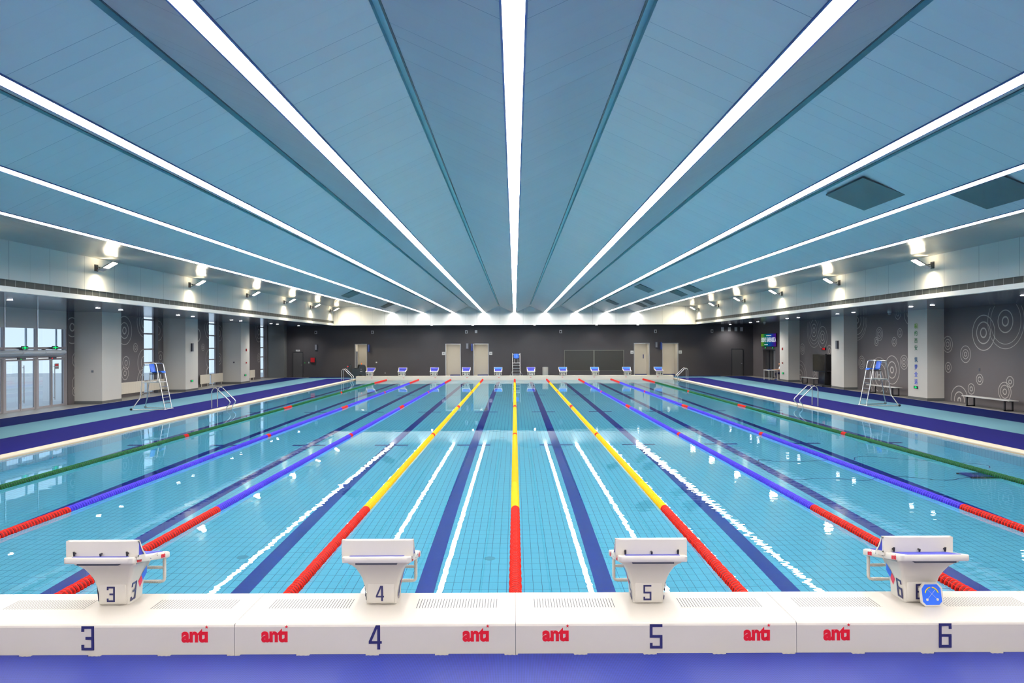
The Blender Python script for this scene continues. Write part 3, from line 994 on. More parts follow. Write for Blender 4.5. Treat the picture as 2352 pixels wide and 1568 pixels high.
# ================================================================== STARTING BLOCKS
def make_block(num, name_label, kick_y=0.0, side=0, near=True, bright=False):
    """local origin: foot of the block, y to the pool"""
    t = thing('starting_block', name_label, 'starting block', (0, 0, 0))
    # pedestal, lofted
    # z, half width, y rear, y front
    sec = [(0.0, .145, 0.0, .27), (0.02, .148, -.002, .275), (.10, .150, -.004, .28), (.17, .163, -.01, .285), (.25, .182, -.03, .285), (.31, .205, -.06, .295), (.37, .232, -.10, .325), (.415, .262, -.14, .37), (.44, .285, -.165, .42), (.475, .29, -.18, .50)]
    rings = []
    for z, hw, y0, y1 in sec:
        zz = z
        c = 0.03
        ring = []
        for cx, cy, t0 in ((hw-c, y1-c, 0), (-hw+c, y1-c, PI/2), (-hw+c, y0+c, PI), (hw-c, y0+c, 1.5*PI)):
            for j in range(5):
                a = t0 + PI/2*j/4
                yy = cy + c*math.sin(a)
                drop = 0.0
                if z > 0.4:   # follow the sloping platform
                    drop = (yy + 0.28)*0.2*((z-0.4)/0.075)
                ring.append((cx + c*math.cos(a), yy, zz - drop*1.0))
        rings.append(ring)
    mb = MB(); mb.loft(rings, 'block_white', True, True)
    ped = mb.build('pedestal', t)
    if True:
        mb = MB(); mb.box(-0.127, 0.127, -0.022, 0.02, 0.012, 0.2, 'block_white', 0.008)
        mb.build('number_plate', ped)
        if near:
            mb = MB(); digit(mb, num, frame((-0.012, -0.0235, 0.108), (1, 0, 0), (0, 0, 1), 0.145)); mb.build('number_mark', ped)
            for sx in (-1, 1):
                mb = MB(); digit(mb, num, frame((sx*0.1605, 0.062, 0.114), (0, sx, 0), (sx*0.11, 0, 1), 0.175), depth=0.002); mb.build('number_mark', ped)
        mb = MB(); digit(mb, num, frame((0, 0.288, 0.135), (-1, 0, 0), (0, 0, 1), 0.2), depth=0.003); mb.build('number_mark', ped)
        for sx in (-1, 1):
            mb = MB()
            def q(pts, m):
                P = [(sx*x, y, z) for x, y, z in pts]
                mb.quad(P, m)
            # a tilted two-colour mark wrapped on the flank
            hwz = lambda z: .163 + (z-.17)*(.182-.163)/.08 if z < .25 else .182 + (z-.25)*(.205-.182)/.06
            def P(y, z): return (hwz(z)+0.0035, y, z)
            q([P(.17, .235), P(.222, .31), P(.282, .225), P(.23, .165)], 'emblem_blue')
            q([P(.135, .178), P(.167, .23), P(.227, .160), P(.200, .10)], 'emblem_red')
            mb.build('flank_emblem', ped)
    # platform: sloping tray with blue tread
    y0, y1, zt0, zt1, hw, th = -0.28, 0.50, 0.53, 0.372, 0.317, 0.062
    def zt(y): return zt0 + (y - y0)*(zt1 - zt0)/(y1 - y0)
    mb = MB()
    out = []
    c = 0.035
    plan = []
    for cx, cy, t0 in ((hw-c, y1-c, 0), (-hw+c, y1-c, PI/2), (-hw+c, y0+c, PI), (hw-c, y0+c, 1.5*PI)):
        for j in range(5):
            a = t0 + PI/2*j/4
            plan.append((cx + c*math.cos(a), cy + c*math.sin(a)))
    def lvl(k, dz):
        return [(x*(hw-k)/hw, (y-(y0+y1)/2)*(1-2*k/(y1-y0)) + (y0+y1)/2, zt(y)+dz) for x, y in plan]
    mb.loft([lvl(0.02, -th), lvl(0.004, -th+0.004), lvl(0, -th+0.012), lvl(0, -0.008), lvl(0.006, 0)], 'block_white', True, True)
    plat = mb.build('platform', t)
    mb = MB()
    mb.loft([[(x, y, zt(y) - 0.001) for x, y in ((-.25, y0+.035), (.25, y0+.035), (.25, y1-.04), (-.25, y1-.04))],
             [(x, y, zt(y) + 0.005) for x, y in ((-.25, y0+.035), (.25, y0+.035), (.25, y1-.04), (-.25, y1-.04))]], 'tread_blue')
    mb.build('platform_tread', plat)
    if near:
        for sx in (-1, 1):
            mb = MB()
            for yy in (-0.14, 0.33):
                logo(mb, frame((sx*(hw+0.002), yy, zt(yy)-0.052), (0, sx, 0.0 - sx*0.2), (0, 0, 1), 0.085))
            mb.build('side_logo', plat)
            mb = MB()
            mb.box(sx*(hw-0.005), sx*(hw+0.003), 0.05, 0.22, zt(0.13)-0.045, zt(0.13)-0.008, 'block_white')
            mb.box(sx*(hw+0.002), sx*(hw+0.006), 0.2, 0.207, zt(0.2)-0.025, zt(0.2)-0.018, 'navy')
            mb.box(sx*(hw+0.002), sx*(hw+0.006), 0.07, 0.077, zt(0.2)-0.015, zt(0.2)-0.008, 'navy')
            mb.build('adjuster_plate', plat)
    mb = MB(); mb.box(-0.19, 0.19, y0+0.008, y0+0.07, zt(y0)-th-0.014, zt(y0)-th+0.006, 'slot_shadow_dark'); mb.build('rear_shadow_strip', plat)  # dark strip standing for the shadow under the platform's rear edge
    # kick plate
    ky = kick_y
    kz = zt(-0.18+ky)
    kh = 0.333
    Y = -0.195 + ky
    side_prof_outer = [(Y, kz-0.005), (Y+0.012, kz+0.142), (Y+0.02, kz+0.15), (Y+0.045, kz+0.15), (Y+0.052, kz+0.135), (Y+0.072, kz+0.09), (Y+0.1, kz+0.045), (Y+0.14, kz+0.0), (Y+0.165, kz-0.028), (Y+0.0, kz-0.03)]
    k = None
    mb = MB()
    # rear shell
    mb.box(-kh+0.001, kh-0.001, Y-0.002, Y+0.02, kz+0.004, kz+0.146, 'block_white')
    mb.prism([(Y, kz+0.135), (Y+0.004, kz+0.15), (Y+0.045, kz+0.15), (Y+0.052, kz+0.135)], 'x', -kh, kh, 'block_white')
    for sx in (-1, 1):
        # white rim running down the curved front edge, and rear post
        curve = [(Y+0.045, kz+0.15), (Y+0.056, kz+0.125), (Y+0.074, kz+0.088), (Y+0.1, kz+0.045), (Y+0.14, kz+0.0), (Y+0.155, kz-0.018)]
        inner = [(y-0.014, z-0.006) for y, z in curve]
        mb.prism(curve + list(reversed(inner)), 'x', sx*(kh-0.03), sx*kh, 'block_white')
        mb.prism([(Y, kz+0.0), (Y, kz+0.15), (Y+0.022, kz+0.15), (Y+0.022, kz+0.0)], 'x', sx*(kh-0.03), sx*kh, 'block_white')
        mb.prism([(Y, kz+0.018), (Y+0.13, kz-0.008), (Y+0.15, kz-0.05), (Y, kz-0.025)], 'x', sx*(kh-0.012), sx*kh, 'block_white')
    kp = mb.build('kick_plate', t)
    mb = MB()
    for sx in (-1, 1):
        curve = [(Y+0.018, kz+0.005), (Y+0.018, kz+0.14), (Y+0.038, kz+0.14), (Y+0.062, kz+0.08), (Y+0.09, kz+0.038), (Y+0.12, kz+0.0)]
        mb.prism(curve, 'x', sx*(kh-0.028), sx*(kh-0.006), 'tread_blue')
    top = [(Y+0.050, kz+0.14), (Y+0.077, kz+0.088), (Y+0.104, kz+0.045), (Y+0.142, kz+0.006), (Y+0.12, kz+0.0), (Y+0.08, kz+0.05), (Y+0.03, kz+0.138)]
    mb.prism(top, 'x', -kh+0.035, kh-0.035, 'tread_bright' if bright else 'tread_blue')
    mb.build('kick_tread', kp)
    if near and num != 4:
        for x, ln in ((-0.245, 0.04), (0.0, 0.022), (0.245, 0.04)):
            mb = MB()
            mb.cyl((x, Y+0.002, kz+0.03+ln*0.2), (x, Y-0.022, kz+0.03+ln*0.2), 0.009, 'black_plastic', 10)
            mb.cyl((x, Y-0.022, kz+0.018), (x, Y-0.028, kz+0.018+ln), 0.009, 'black_plastic', 10)
            mb.build('lock_knob', kp)
    # backstroke grips: one bent tube hung across under the front edge, with a middle bar
    mb = MB()
    def arm(sx): return [(sx*.265, 0.475, 0.37), (sx*.265, 0.47, 0.3), (sx*.265, 0.47, 0.11), (sx*.262, 0.47, 0.09), (sx*.25, 0.47, 0.076), (sx*.23, 0.47, 0.072)]
    mb.tube(arm(-1) + list(reversed(arm(1))), 0.0155, 'block_white', 10)
    mb.tube([(-.265, 0.47, 0.215), (.265, 0.47, 0.215)], 0.014, 'block_white', 10)
    for sx in (-1, 1):
        for q in range(7):
            x = sx*(.12 + .017*q)
            mb.tube([(x-.004, 0.47, 0.072), (x+.004, 0.47, 0.072)], 0.0185, 'block_white', 10)
            mb.tube([(x-.004, 0.47, 0.215), (x+.004, 0.47, 0.215)], 0.0168, 'block_white', 10)
        for q in range(8):
            z = 0.12 + q*0.025
            mb.tube([(sx*.265, 0.47, z-0.004), (sx*.265, 0.47, z+0.004)], 0.0175, 'block_white', 10)
        mb.prism([(0.44, 0.372), (0.50, 0.372), (0.492, 0.34), (0.46, 0.31), (0.445, 0.33)], 'x', sx*.265-0.02, sx*.265+0.02, 'block_white')
    mb.build('hand_grip', t)
    return t

ZB = 0.3035
nlab = {3: 'white starting block marked 3 on the near bulkhead, left of block 4', 4: 'white starting block marked 4 on the near bulkhead, the one without black knobs',
        5: 'white starting block marked 5 on the near bulkhead, right of block 4', 6: 'white starting block marked 6 with a blue octagonal gauge leaning on it'}
for num, x, ky in ((3, -3.84, 0.0), (4, -1.28, 0.0), (5, 1.268, 0.03), (6, 3.862, 0.22)):
    b = make_block(num, nlab[num], ky, 0, True)
    b.location = (x, 7.05, ZB); b['group'] = 'near starting blocks'
flab = {0: 'far white starting block marked 0, beside the open lit doorway', 9: 'far white starting block marked 9, at the right end of the far bulkhead',
        4: 'far white starting block marked 4, just left of the middle lifeguard ladder chair', 5: 'far white starting block marked 5, just right of the middle lifeguard ladder chair'}
for num in range(10):
    b = make_block(num, flab.get(num, 'far white starting block marked %d across the pool' % num), 0.0 if num < 7 else 0.02, 0, False, num in (4, 6, 7, 8, 9))
    b.location = (-11.25 + 2.5*num - (0.05 if num < 5 else -0.03), 57.93, ZB); b.rotation_euler = (0, 0, PI); b['group'] = 'far starting blocks'

# thermo-hygrometer leaning against block 6
t = thing('dial_gauge', 'blue octagonal twin needle gauge with a white rim leaning on block 6', 'gauge', (3.92, 6.935, ZB), 0)
t.rotation_euler = (-0.2, 0, 0.05)
def octa(w, h, c): return [(-w+c, 0), (w-c, 0), (w, c), (w, h-c*1.3), (w-c*1.1, h), (-w+c*1.1, h), (-w, h-c*1.3), (-w, c)]
mb = MB(); mb.prism(octa(.108, .212, .035), 'y', -0.008, 0.012, 'block_white'); mb.build('gauge_rim', t)
mb = MB(); mb.prism([(x, z+0.013) for x, z in octa(.092, .186, .03)], 'y', -0.0095, -0.007, 'emblem_blue'); fc = mb.build('gauge_face', t)
mb = MB()
for r0, r1, m_ in ((.062, .068, 'yellow_mark'), (.057, .062, 'green_mark'), (.068, .070, 'emblem_red')):
    for s0, s1 in ((0.08, 0.46), (0.54, 0.92)):
        for j in range(16):
            a0 = PI*(s0+(s1-s0)*j/16); a1 = PI*(s0+(s1-s0)*(j+1)/16)
            mb.quad([(r*math.cos(a), -0.0102, 0.105+r*math.sin(a)*1.05) for r, a in ((r0,a0),(r1,a0),(r1,a1),(r0,a1))], m_)
mb.build('scale_arc', fc)
for sx in (-1, 1):
    mb = MB()
    mb.cyl((sx*0.05, -0.011, 0.062), (-sx*0.038, -0.011, 0.152), 0.0011, 'block_white', 6)
    mb.lathe([(0.0115, -0.012), (0.0115, -0.009)], 'block_white', 14, (sx*0.05, 0, 0.062), 'y')
    mb.build('needle', fc)

# ================================================================== LANE ROPES
def float_profile(hi):
    return [(.030, -.034), (.055, -.033), (.058, -.020), (.060, -.009), (.0695, -.006), (.072, -.003), (.072, .002), (.0695, .005), (.060, .008), (.057, .018), (.053, .031), (.030, .033)]
FM = {}
def float_mesh(colr, n=22):
    k = (colr, n)
    if k in FM: return FM[k]
    pr = float_profile(True) if n > 14 else [(.056, -.034), (.059, -.008), (.072, -.005), (.072, .003), (.059, .007), (.055, .033)]
    mats = ['float_core_'+colr]*3 + ['float_rim_'+colr]*5 + ['float_core_'+colr]*3 if n > 14 else ['float_core_'+colr, 'float_rim_'+colr, 'float_rim_'+colr, 'float_rim_'+colr, 'float_core_'+colr]
    mb = MB(); mb.lathe(pr, None, n, (0,0,0), 'y', mats)
    if n > 14:   # little ribs between core and rim
        for q in range(5):
            a = 2*PI*q/5 + 0.3
            c, s_ = math.cos(a), math.sin(a)
            mb.box(-0.002, 0.002, -0.033, 0.031, 0.05, 0.0625, 'float_rim_'+colr)
            for i in range(len(mb.v)-8, len(mb.v)):
                x, y, z = mb.v[i]; mb.v[i] = (x*c + z*s_, y, -x*s_ + z*c)
    FM[k] = mb.mesh('float_disc')
    return FM[k]
def seg_color(s, main):
    if s < 5.0 or s > 45.0: return 'red'
    wide = 0.55 if main != 'yellow' else 0.4
    if abs(s-25) < wide: return 'red'
    if abs(s-15) < 0.16 or abs(s-35) < 0.16: return 'red'
    return main
ropes = [(-10, 'green'), (-7.5, 'violet'), (-5, 'violet'), (-2.5, 'yellow'), (0, 'yellow'), (2.5, 'yellow'), (5, 'violet'), (7.5, 'violet'), (10, 'green')]
rl = {-10: 'green lane rope with red ends nearest the glass doors', -7.5: 'violet lane rope with red ends next to the green rope on the glass door side',
      -5: 'violet lane rope with red ends passing behind block 3', -2.5: 'yellow lane rope with red ends between blocks 3 and 4',
      0: 'middle yellow lane rope with red ends between blocks 4 and 5', 2.5: 'yellow lane rope with red ends between blocks 5 and 6',
      5: 'violet lane rope with red ends passing behind block 6', 7.5: 'violet lane rope with red ends next to the green rope on the bench side',
      10: 'green lane rope with red ends nearest the benches'}
PITCH = 0.070
for X, main in ropes:
    t = thing('lane_rope', rl[X], 'lane rope', (X, Y0, 0.012), 0, 'lane ropes across the pool')
    mb = MB(); mb.cyl((0, 0, 0), (0, Y1-Y0, 0), 0.006, 'grey_metal', 6); mb.build('cable', t)
    ystart = max(Y0 + 0.15, abs(X)*F/1182.0 - 0.15)
    n = int((Y1 - Y0 - 0.25)/PITCH)
    cnt = 0; rest = MB()
    for i in range(n):
        s = 0.2 + i*PITCH
        y = Y0 + s
        c = seg_color(s, main)
        if y >= ystart and cnt < 100:
            o = bpy.data.objects.new('float_disc', float_mesh(c)); COL.objects.link(o)
            o.parent = t; o.location = (0.003*math.sin(i*1.7), s, 0.0)
            cnt += 1
        else:
            me = float_mesh(c, 12)
            b = len(rest.v)
            rest.v += [(v.co.x, v.co.y + s, v.co.z) for v in me.vertices]
            for p in me.polygons:
                rest.face(tuple(b + q for q in p.vertices), me.materials[p.material_index].name, True)
    o = rest.build('float_discs', t); o['kind'] = 'stuff'
for me in FM.values():
    me.set_sharp_from_angle(angle=math.radians(50))

# ================================================================== LIFEGUARD CHAIRS
def make_guard_chair():
    """local x from the wheels (0) to the ladder (1.29), y across, z up; front faces +x"""
    t = thing('lifeguard_chair', '', 'lifeguard chair')
    H = 1.95; r = 0.019
    def P(x, y, z): return (x-0.65, y, z)
    for s in (-1, 1):
        y = 0.31*s
        mb = MB()
        mb.tube([P(0.0, 0.56*s, 0.03), P(0.19, y*1.15, 0.42), P(0.22, y, 0.47), P(0.40, y, H-0.07), P(0.415, y, H-0.025), P(0.45, y, H), P(0.86, y, H+0.01), P(0.905, y, H-0.015), P(0.925, y, H-0.07), P(1.285, y, 0.03)], r, 'chrome', 10)
        mb.build('side_frame', t)
        mb = MB(); mb.tube([P(0.335, y, 1.16), P(1.045, y, 1.17)], 0.016, 'chrome', 8); mb.build('side_rail', t)
        mb = MB(); mb.tube([P(0.0, 0.56*s, 0.03), P(1.29, y, 0.02)], 0.017, 'chrome', 8); mb.build('base_rail', t)
        mb = MB(); mb.lathe([(0.02, -0.025), (0.045, -0.02), (0.05, 0), (0.045, 0.02), (0.02, 0.025)], 'rubber', 16, P(0.0, 0.6*s, 0.05), 'y'); mb.build('wheel', t)
        mb = MB(); mb.tube([P(0.56 if s > 0 else 0.6, 0.14*s, 1.18), P(0.58, 0.14*s, 1.5)], 0.014, 'chrome', 8)
        mb.tube([P(0.9, 0.14*s, 1.18), P(0.88, 0.14*s, 1.52)], 0.014, 'chrome', 8); mb.build('seat_post', t)
    for z in (0.27, 0.51, 0.74, 0.97):
        x = 1.285 - (z-0.03)*(1.285-0.925)/(H-0.1)
        mb = MB(); mb.tube([P(x-0.015, -0.31, z), P(x-0.015, 0.31, z)], 0.016, 'chrome', 8); mb.box(x-0.65-0.05, x-0.65+0.02, -0.3, 0.3, z+0.008, z+0.02, 'chrome'); mb.build('step', t)
    for x, z in ((0.335, 1.16), (1.045, 1.17), (0.62, 1.175), (0.43, 1.88)):
        mb = MB(); mb.tube([P(x, -0.31, z), P(x, 0.31, z)], 0.014, 'chrome', 8); mb.build('cross_bar', t)
    mb = MB(); mb.tube([P(1.29, -0.42, 0.02), P(1.29, 0.42, 0.02)], 0.017, 'chrome', 8); mb.build('base_bar', t)
    # bucket seat: swept shell
    path = [(0.53, 1.93), (0.545, 1.85), (0.565, 1.75), (0.59, 1.65), (0.62, 1.585), (0.67, 1.56), (0.76, 1.565), (0.88, 1.585), (1.0, 1.6), (1.06, 1.59), (1.09, 1.565)]
    rings = []
    for i, (x, z) in enumerate(path):
        w_ = 0.18 if i == 0 else (0.21 if i < 9 else 0.19)
        f = i/(len(path)-1)
        row = []
        N = 8
        for j in range(N+1):
            u = -1 + 2*j/N
            lift = 0.05*abs(u)**3
            if f < 0.4: row.append(P(x + lift, u*w_, z))
            else: row.append(P(x, u*w_, z + lift*(1-(f-0.4)*0.8)))
        for j in range(N, -1, -1):
            u = -1 + 2*j/N
            lift = 0.05*abs(u)**3
            if f < 0.4: row.append(P(x + lift - 0.014, u*w_, z - 0.003))
            else: row.append(P(x, u*w_, z + lift*(1-(f-0.4)*0.8) - 0.014))
        rings.append(row)
    mb = MB(); mb.loft(rings, 'chair_blue', True, True); mb.build('bucket_seat', t)
    mb = MB(); mb.box(-0.1, 0.3, -0.15, 0.15, 1.5, 1.53, 'dark_metal'); mb.build('seat_bracket', t)
    return t
c0 = make_guard_chair()
c0['label'] = 'tall steel lifeguard chair with blue seat in front of the radiators and tall windows'
c0['group'] = 'steel lifeguard chairs'
c0.location = (-15.42, 31.5, 0.05)
dup(c0, (15.85, 32.25, 0.05), PI, 'tall steel lifeguard chair with blue seat near the circles wall and benches')
dup(c0, (0.13, 61.2, 0.05), -PI/2, 'steel lifeguard chair with blue seat seen ladder first behind the far bulkhead')

# ================================================================== POOL LADDERS
def make_ladder():
    """local origin at the pool edge on deck level, +x out over the water"""
    t = thing('pool_ladder', '', 'pool ladder')
    for s in (-1, 1):
        mb = MB()
        y = 0.31*s
        mb.tube([(-0.6, y, -0.004), (-0.6, y, 0.6), (-0.595, y, 0.72), (-0.56, y, 0.80), (-0.50, y, 0.855), (-0.42, y, 0.86), (-0.36, y, 0.83), (-0.05, y, 0.52), (0.14, y, 0.34), (0.185, y, 0.28), (0.19, y, 0.22), (0.165, y, 0.16), (0.10, y, 0.10), (0.06, y, 0.05), (0.05, y, -0.05), (0.05, y, -0.95)], 0.021, 'chrome', 12)
        mb.build('hand_rail', t)
    for z in (-0.3, -0.6, -0.88):
        mb = MB(); mb.box(0.01, 0.09, -0.3, 0.3, z, z+0.02, 'chrome'); mb.build('step', t)
    return t
l0 = make_ladder()
l0['label'] = 'steel pool ladder beside the lifeguard chair on the glass door side'
l0['group'] = 'steel pool ladders'
l0.location = (-12.5, 32.2, 0.056)
dup(l0, (12.5, 32.2, 0.056), PI, 'steel pool ladder beside the lifeguard chair on the bench side')
dup(l0, (-12.5, 56.1, 0.056), 0, 'steel pool ladder at the far corner in front of the floor scrubber')
dup(l0, (12.5, 56.1, 0.056), PI, 'steel pool ladder at the far corner right of the far bulkhead')

# ================================================================== BENCHES
def make_bench(L):
    t = thing('bench', '', 'bench')
    mb = MB()
    mb.box(-0.2, 0.2, -L/2, L/2, 0.44, 0.475, 'white_metal', 0.008); mb.build('seat_board', t)
    for s in (-1, 1):
        y = s*(L/2 - 0.32)
        mb = MB()
        mb.box(-0.18, -0.13, y-0.03, y+0.03, 0.03, 0.44, 'dark_metal'); mb.box(0.13, 0.18, y-0.03, y+0.03, 0.03, 0.44, 'dark_metal')
        mb.box(-0.18, 0.18, y-0.03, y+0.03, 0.03, 0.08, 'dark_metal'); mb.box(-0.18, 0.18, y-0.03, y+0.03, 0.40, 0.44, 'dark_metal')
        mb.build('leg_frame', t)
    return t
for y, L, lb in ((30.75, 3.1, 'long white topped bench with black frame legs at the right picture edge'),
                 (39.5, 3.1, 'white topped bench partly behind the lifeguard chair on the right'),
                 (49.3, 2.5, 'white topped bench left of the black display stand')):
    b = make_bench(L); b['label'] = lb; b['group'] = 'benches along the circles wall'; b.location = (19.75, y, 0.0)

# ================================================================== DISPLAY ON STAND
t = thing('display_stand', 'large black display on a wheeled stand against the circles wall', 'display', (19.25, 46.6, 0.051))
mb = MB(); mb.box(-0.05, 0.06, -0.95, 0.95, 0.92, 2.05, 'black_plastic', 0.01); mb.build('display_body', t)
mb = MB(); mb.box(-0.056, -0.049, -0.90, 0.90, 0.98, 2.0, 'screen'); mb.build('screen', t)
mb = MB(); mb.box(0.06, 0.42, -0.9, 0.75, 1.0, 2.02, 'black_plastic', 0.02); mb.build('rear_box', t)  # deep black box behind the display body
mb = MB(); mb.box(0.05, 0.45, -0.62, 0.3, 0.14, 0.95, 'black_plastic', 0.02); mb.build('pedestal', t)
mb = MB(); mb.box(-0.15, 0.5, -0.75, 0.5, 0.07, 0.13, 'dark_metal', 0.01); mb.build('base', t)
for x in (-0.1, 0.44):
    for y in (-0.68, 0.43):
        mb = MB(); mb.lathe([(0.02, -0.015), (0.035, -0.01), (0.035, 0.01), (0.02, 0.015)], 'rubber', 12, (x, y, 0.036), 'y'); mb.build('caster', t)
mb = MB(); mb.box(0.1, 0.3, 0.3, 0.42, 0.6, 0.62, 'dark_metal'); mb.build('shelf_arm', t)

# red LED clock
t = thing('led_clock', 'small black wall clock with red digits above the display stand', 'clock', (XR-0.02, 48.15, 2.40))
mb = MB(); mb.box(-0.03, 0.02, -0.3, 0.3, -0.09, 0.09, 'black_plastic'); mb.build('clock_case', t)
mb = MB()
for i, d in enumerate((7, 4, 8)):
    digit(mb, d, frame((-0.034, 0.16 - 0.15*i, 0), (0, -1, 0), (0, 0, 1), 0.11), 'led_red', 0.002)
mb.build('digits', t)

# ================================================================== GRADIENT SIGN
m = bpy.data.materials.new('banner_gradient'); m.use_nodes = True
nt = NT(m)
for n_ in list(nt.t.nodes): nt.t.nodes.remove(n_)
v, s = nt.obj()
f = nt.math('ADD', nt.math('MULTIPLY', nt.math('MULTIPLY', s[1], -1.0), 1/3.4), 0.5)
cr = nt.n('ShaderNodeValToRGB')
e = cr.color_ramp.elements
e[0].position = 0.0; e[0].color = lin((110, 160, 30)); e[1].position = 1.0; e[1].color = lin((75, 20, 120))
for p, c in ((0.25, (10, 110, 70)), (0.5, (10, 90, 140)), (0.75, (30, 50, 150))):
    q = e.new(p); q.color = lin(c)
nt.l(f, cr.inputs[0])
em = nt.n('ShaderNodeEmission'); em.inputs[1].default_value = 0.5
nt.l(cr.outputs[0], em.inputs[0])
o_ = nt.n('ShaderNodeOutputMaterial'); nt.l(em.outputs[0], o_.inputs[0])
MATS['banner_gradient'] = m
emat('banner_white', (225, 235, 245), 0.6)
t = thing('direction_screen', 'green to violet lit direction screen with white characters above the recessed side door', 'screen', (XR-0.06, 58.45, 3.03))
mb = MB(); mb.box(-0.03, 0.03, -1.72, 1.72, -0.52, 0.52, 'black_plastic'); mb.build('screen_case', t)
mb = MB(); mb.box(-0.036, -0.031, -1.7, 1.7, -0.5, 0.5, 'banner_gradient'); fc = mb.build('screen_face', t)
mb = MB()
mb.add_mesh(text_mesh('\u6bd4\u8d5b\u5927\u5385 \u8fd0\u52a8\u5458\u4f11\u606f\u533a\u5165', 0.01), frame((-0.038, 0.0, 0.0), (0, -1, 0), (0, 0, 1), 0.30, 0.40), 'banner_white')
mb.build('white_characters', fc)
mb = MB()
for i in range(9): mb.box(-0.038, -0.036, 0.5 - 0.13*i, 0.41 - 0.13*i, 0.33, 0.38, 'banner_white')
for i in range(7): mb.box(-0.038, -0.036, 0.95 - 0.12*i, 0.87 - 0.12*i, -0.39, -0.33, 'banner_white')
mb.build('small_text_row', fc)
for i, y in enumerate((59.3, 57.6)):
    exit_sign((XR-0.05, y, 2.42), -1, 0.3, 'small green exit sign under the gradient screen, the %s one' % ('left', 'right')[i], G)

# vertical lettering on the right column
cols = [(110, 165, 40), (30, 120, 60), (25, 105, 65), (20, 100, 70), (25, 90, 130), (30, 70, 180), (45, 80, 200), (50, 70, 195)]
t = thing('vertical_lettering', 'vertical green to blue Chinese characters on the nearest right column', 'lettering', (19.396, 35.66, 0))
for i, (ch, z) in enumerate(zip('\u76f8\u7ea6\u897f\u5b89\u7b51\u68a6\u5168\u8fd0', (3.57, 3.22, 2.867, 2.52, 1.943, 1.592, 1.238, .884))):
    mn = 'char_%d' % i; mat(mn, cols[i], 0.5)
    mb = MB(); mb.add_mesh(text_mesh(ch, 0.015), frame((-0.004, 0, z), (0, -1, 0), (0, 0, 1), 0.285, 0.27), mn)
    mb.build('character', t)

# ================================================================== TABLE, PERSON, STOOL
t = thing('table', 'small white table by the farthest right column with a person seated at it', 'table', (19.08, 55.15, 0.051))
mb = MB(); mb.box(-0.3, 0.38, -0.6, 0.6, 0.70, 0.735, 'white_metal', 0.006); mb.build('table_top', t)
for x in (-0.26, 0.34):
    for y in (-0.55, 0.55):
        mb = MB(); mb.box(x-0.022, x+0.022, y-0.022, y+0.022, 0, 0.70, 'white_metal'); mb.build('leg', t)
mb = MB(); mb.box(-0.12, 0.1, -0.15, 0.15, 0, 0.03, 'sign_blue', 0.006); o = mb.build('folder'); o.location = (19.15, 55.5, 0.787); tag(o, 'small blue folder lying on the white table', 'folder')
t = thing('stool', 'dark stool under the person seated at the white table', 'stool', (20.0, 55.3, 0.03))
mb = MB(); mb.lathe([(0.14, 0.34), (0.17, 0.345), (0.17, 0.36), (0.14, 0.365)], 'dark_metal', 18); mb.build('seat', t)
for a in range(4):
    mb = MB(); q = PI/4 + a*PI/2
    mb.cyl((0.1*math.cos(q), 0.1*math.sin(q), 0.345), (0.17*math.cos(q), 0.17*math.sin(q), 0.0), 0.012, 'dark_metal', 8); mb.build('leg', t)

def skin_obj(name, verts, edges, radii, mname, parent, root=0, sub=1):
    me = bpy.data.meshes.new(name); me.from_pydata([tuple(v) for v in verts], edges, []); me.update()
    me.materials.append(MATS[mname])
    o = bpy.data.objects.new(name, me); COL.objects.link(o); o.parent = parent
    md = o.modifiers.new('skin', 'SKIN'); md.use_smooth_shade = True
    sv = me.skin_vertices[0].data if me.skin_vertices else None
    if sv is None:
        me.attributes
    for i, r in enumerate(radii):
        me.skin_vertices[0].data[i].radius = (r, r)
        me.skin_vertices[0].data[i].use_root = (i == root)
    s_ = o.modifiers.new('sub', 'SUBSURF'); s_.levels = sub; s_.render_levels = sub
    return o
# seated, facing -x, forearms on the table
p = thing('person', 'person in white shirt and dark trousers seated at the white table by the column', 'person', (20.0, 55.3, 0.03))
body_v = [(0, 0, .53), (-.01, 0, .68), (-.03, 0, .84), (-.05, 0, .97), (-.07, 0, 1.03), (-.09, 0, 1.09),   # pelvis..neck
          (-.05, -.17, .955), (-.16, -.22, .76), (-.40, -.16, .775), (-.47, -.13, .78),                    # right arm
          (-.05, .17, .955), (-.16, .22, .76), (-.40, .16, .775), (-.47, .13, .78),
          (-.02, -.09, .52), (-.44, -.11, .50), (-.40, -.11, .09), (-.40, -.11, .045), (-.54, -.12, .035),
          (-.02, .09, .52), (-.42, .12, .50), (-.30, .13, .10), (-.30, .13, .045), (-.44, .14, .035)]
body_e = [(0,1),(1,2),(2,3),(3,4),(4,5),(3,6),(6,7),(7,8),(8,9),(3,10),(10,11),(11,12),(12,13),(0,14),(14,15),(15,16),(16,17),(17,18),(0,19),(19,20),(20,21),(21,22),(22,23)]
body_r = [.12,.115,.13,.10,.055,.05,.055,.042,.030,.024,.055,.042,.030,.024,.085,.058,.04,.036,.03,.085,.058,.04,.036,.03]
bd = skin_obj('body', body_v, body_e, body_r, 'skin', p)
skin_obj('shirt', [(0,0,.56),(-.01,0,.68),(-.03,0,.84),(-.05,0,.965),(-.06,0,1.01),(-.05,-.17,.955),(-.13,-.215,.80),(-.05,.17,.955),(-.13,.215,.80)],
         [(0,1),(1,2),(2,3),(3,4),(3,5),(5,6),(3,7),(7,8)], [.135,.13,.145,.112,.06,.07,.055,.07,.055], 'shirt_white', p)
skin_obj('trousers', [(0,0,.55),(0,0,.50),(-.03,-.09,.52),(-.44,-.11,.505),(-.40,-.11,.11),(-.03,.09,.52),(-.42,.12,.505),(-.30,.13,.11)],
         [(0,1),(1,2),(2,3),(3,4),(1,5),(5,6),(6,7)], [.13,.12,.1,.072,.055,.1,.072,.055], 'trousers', p)
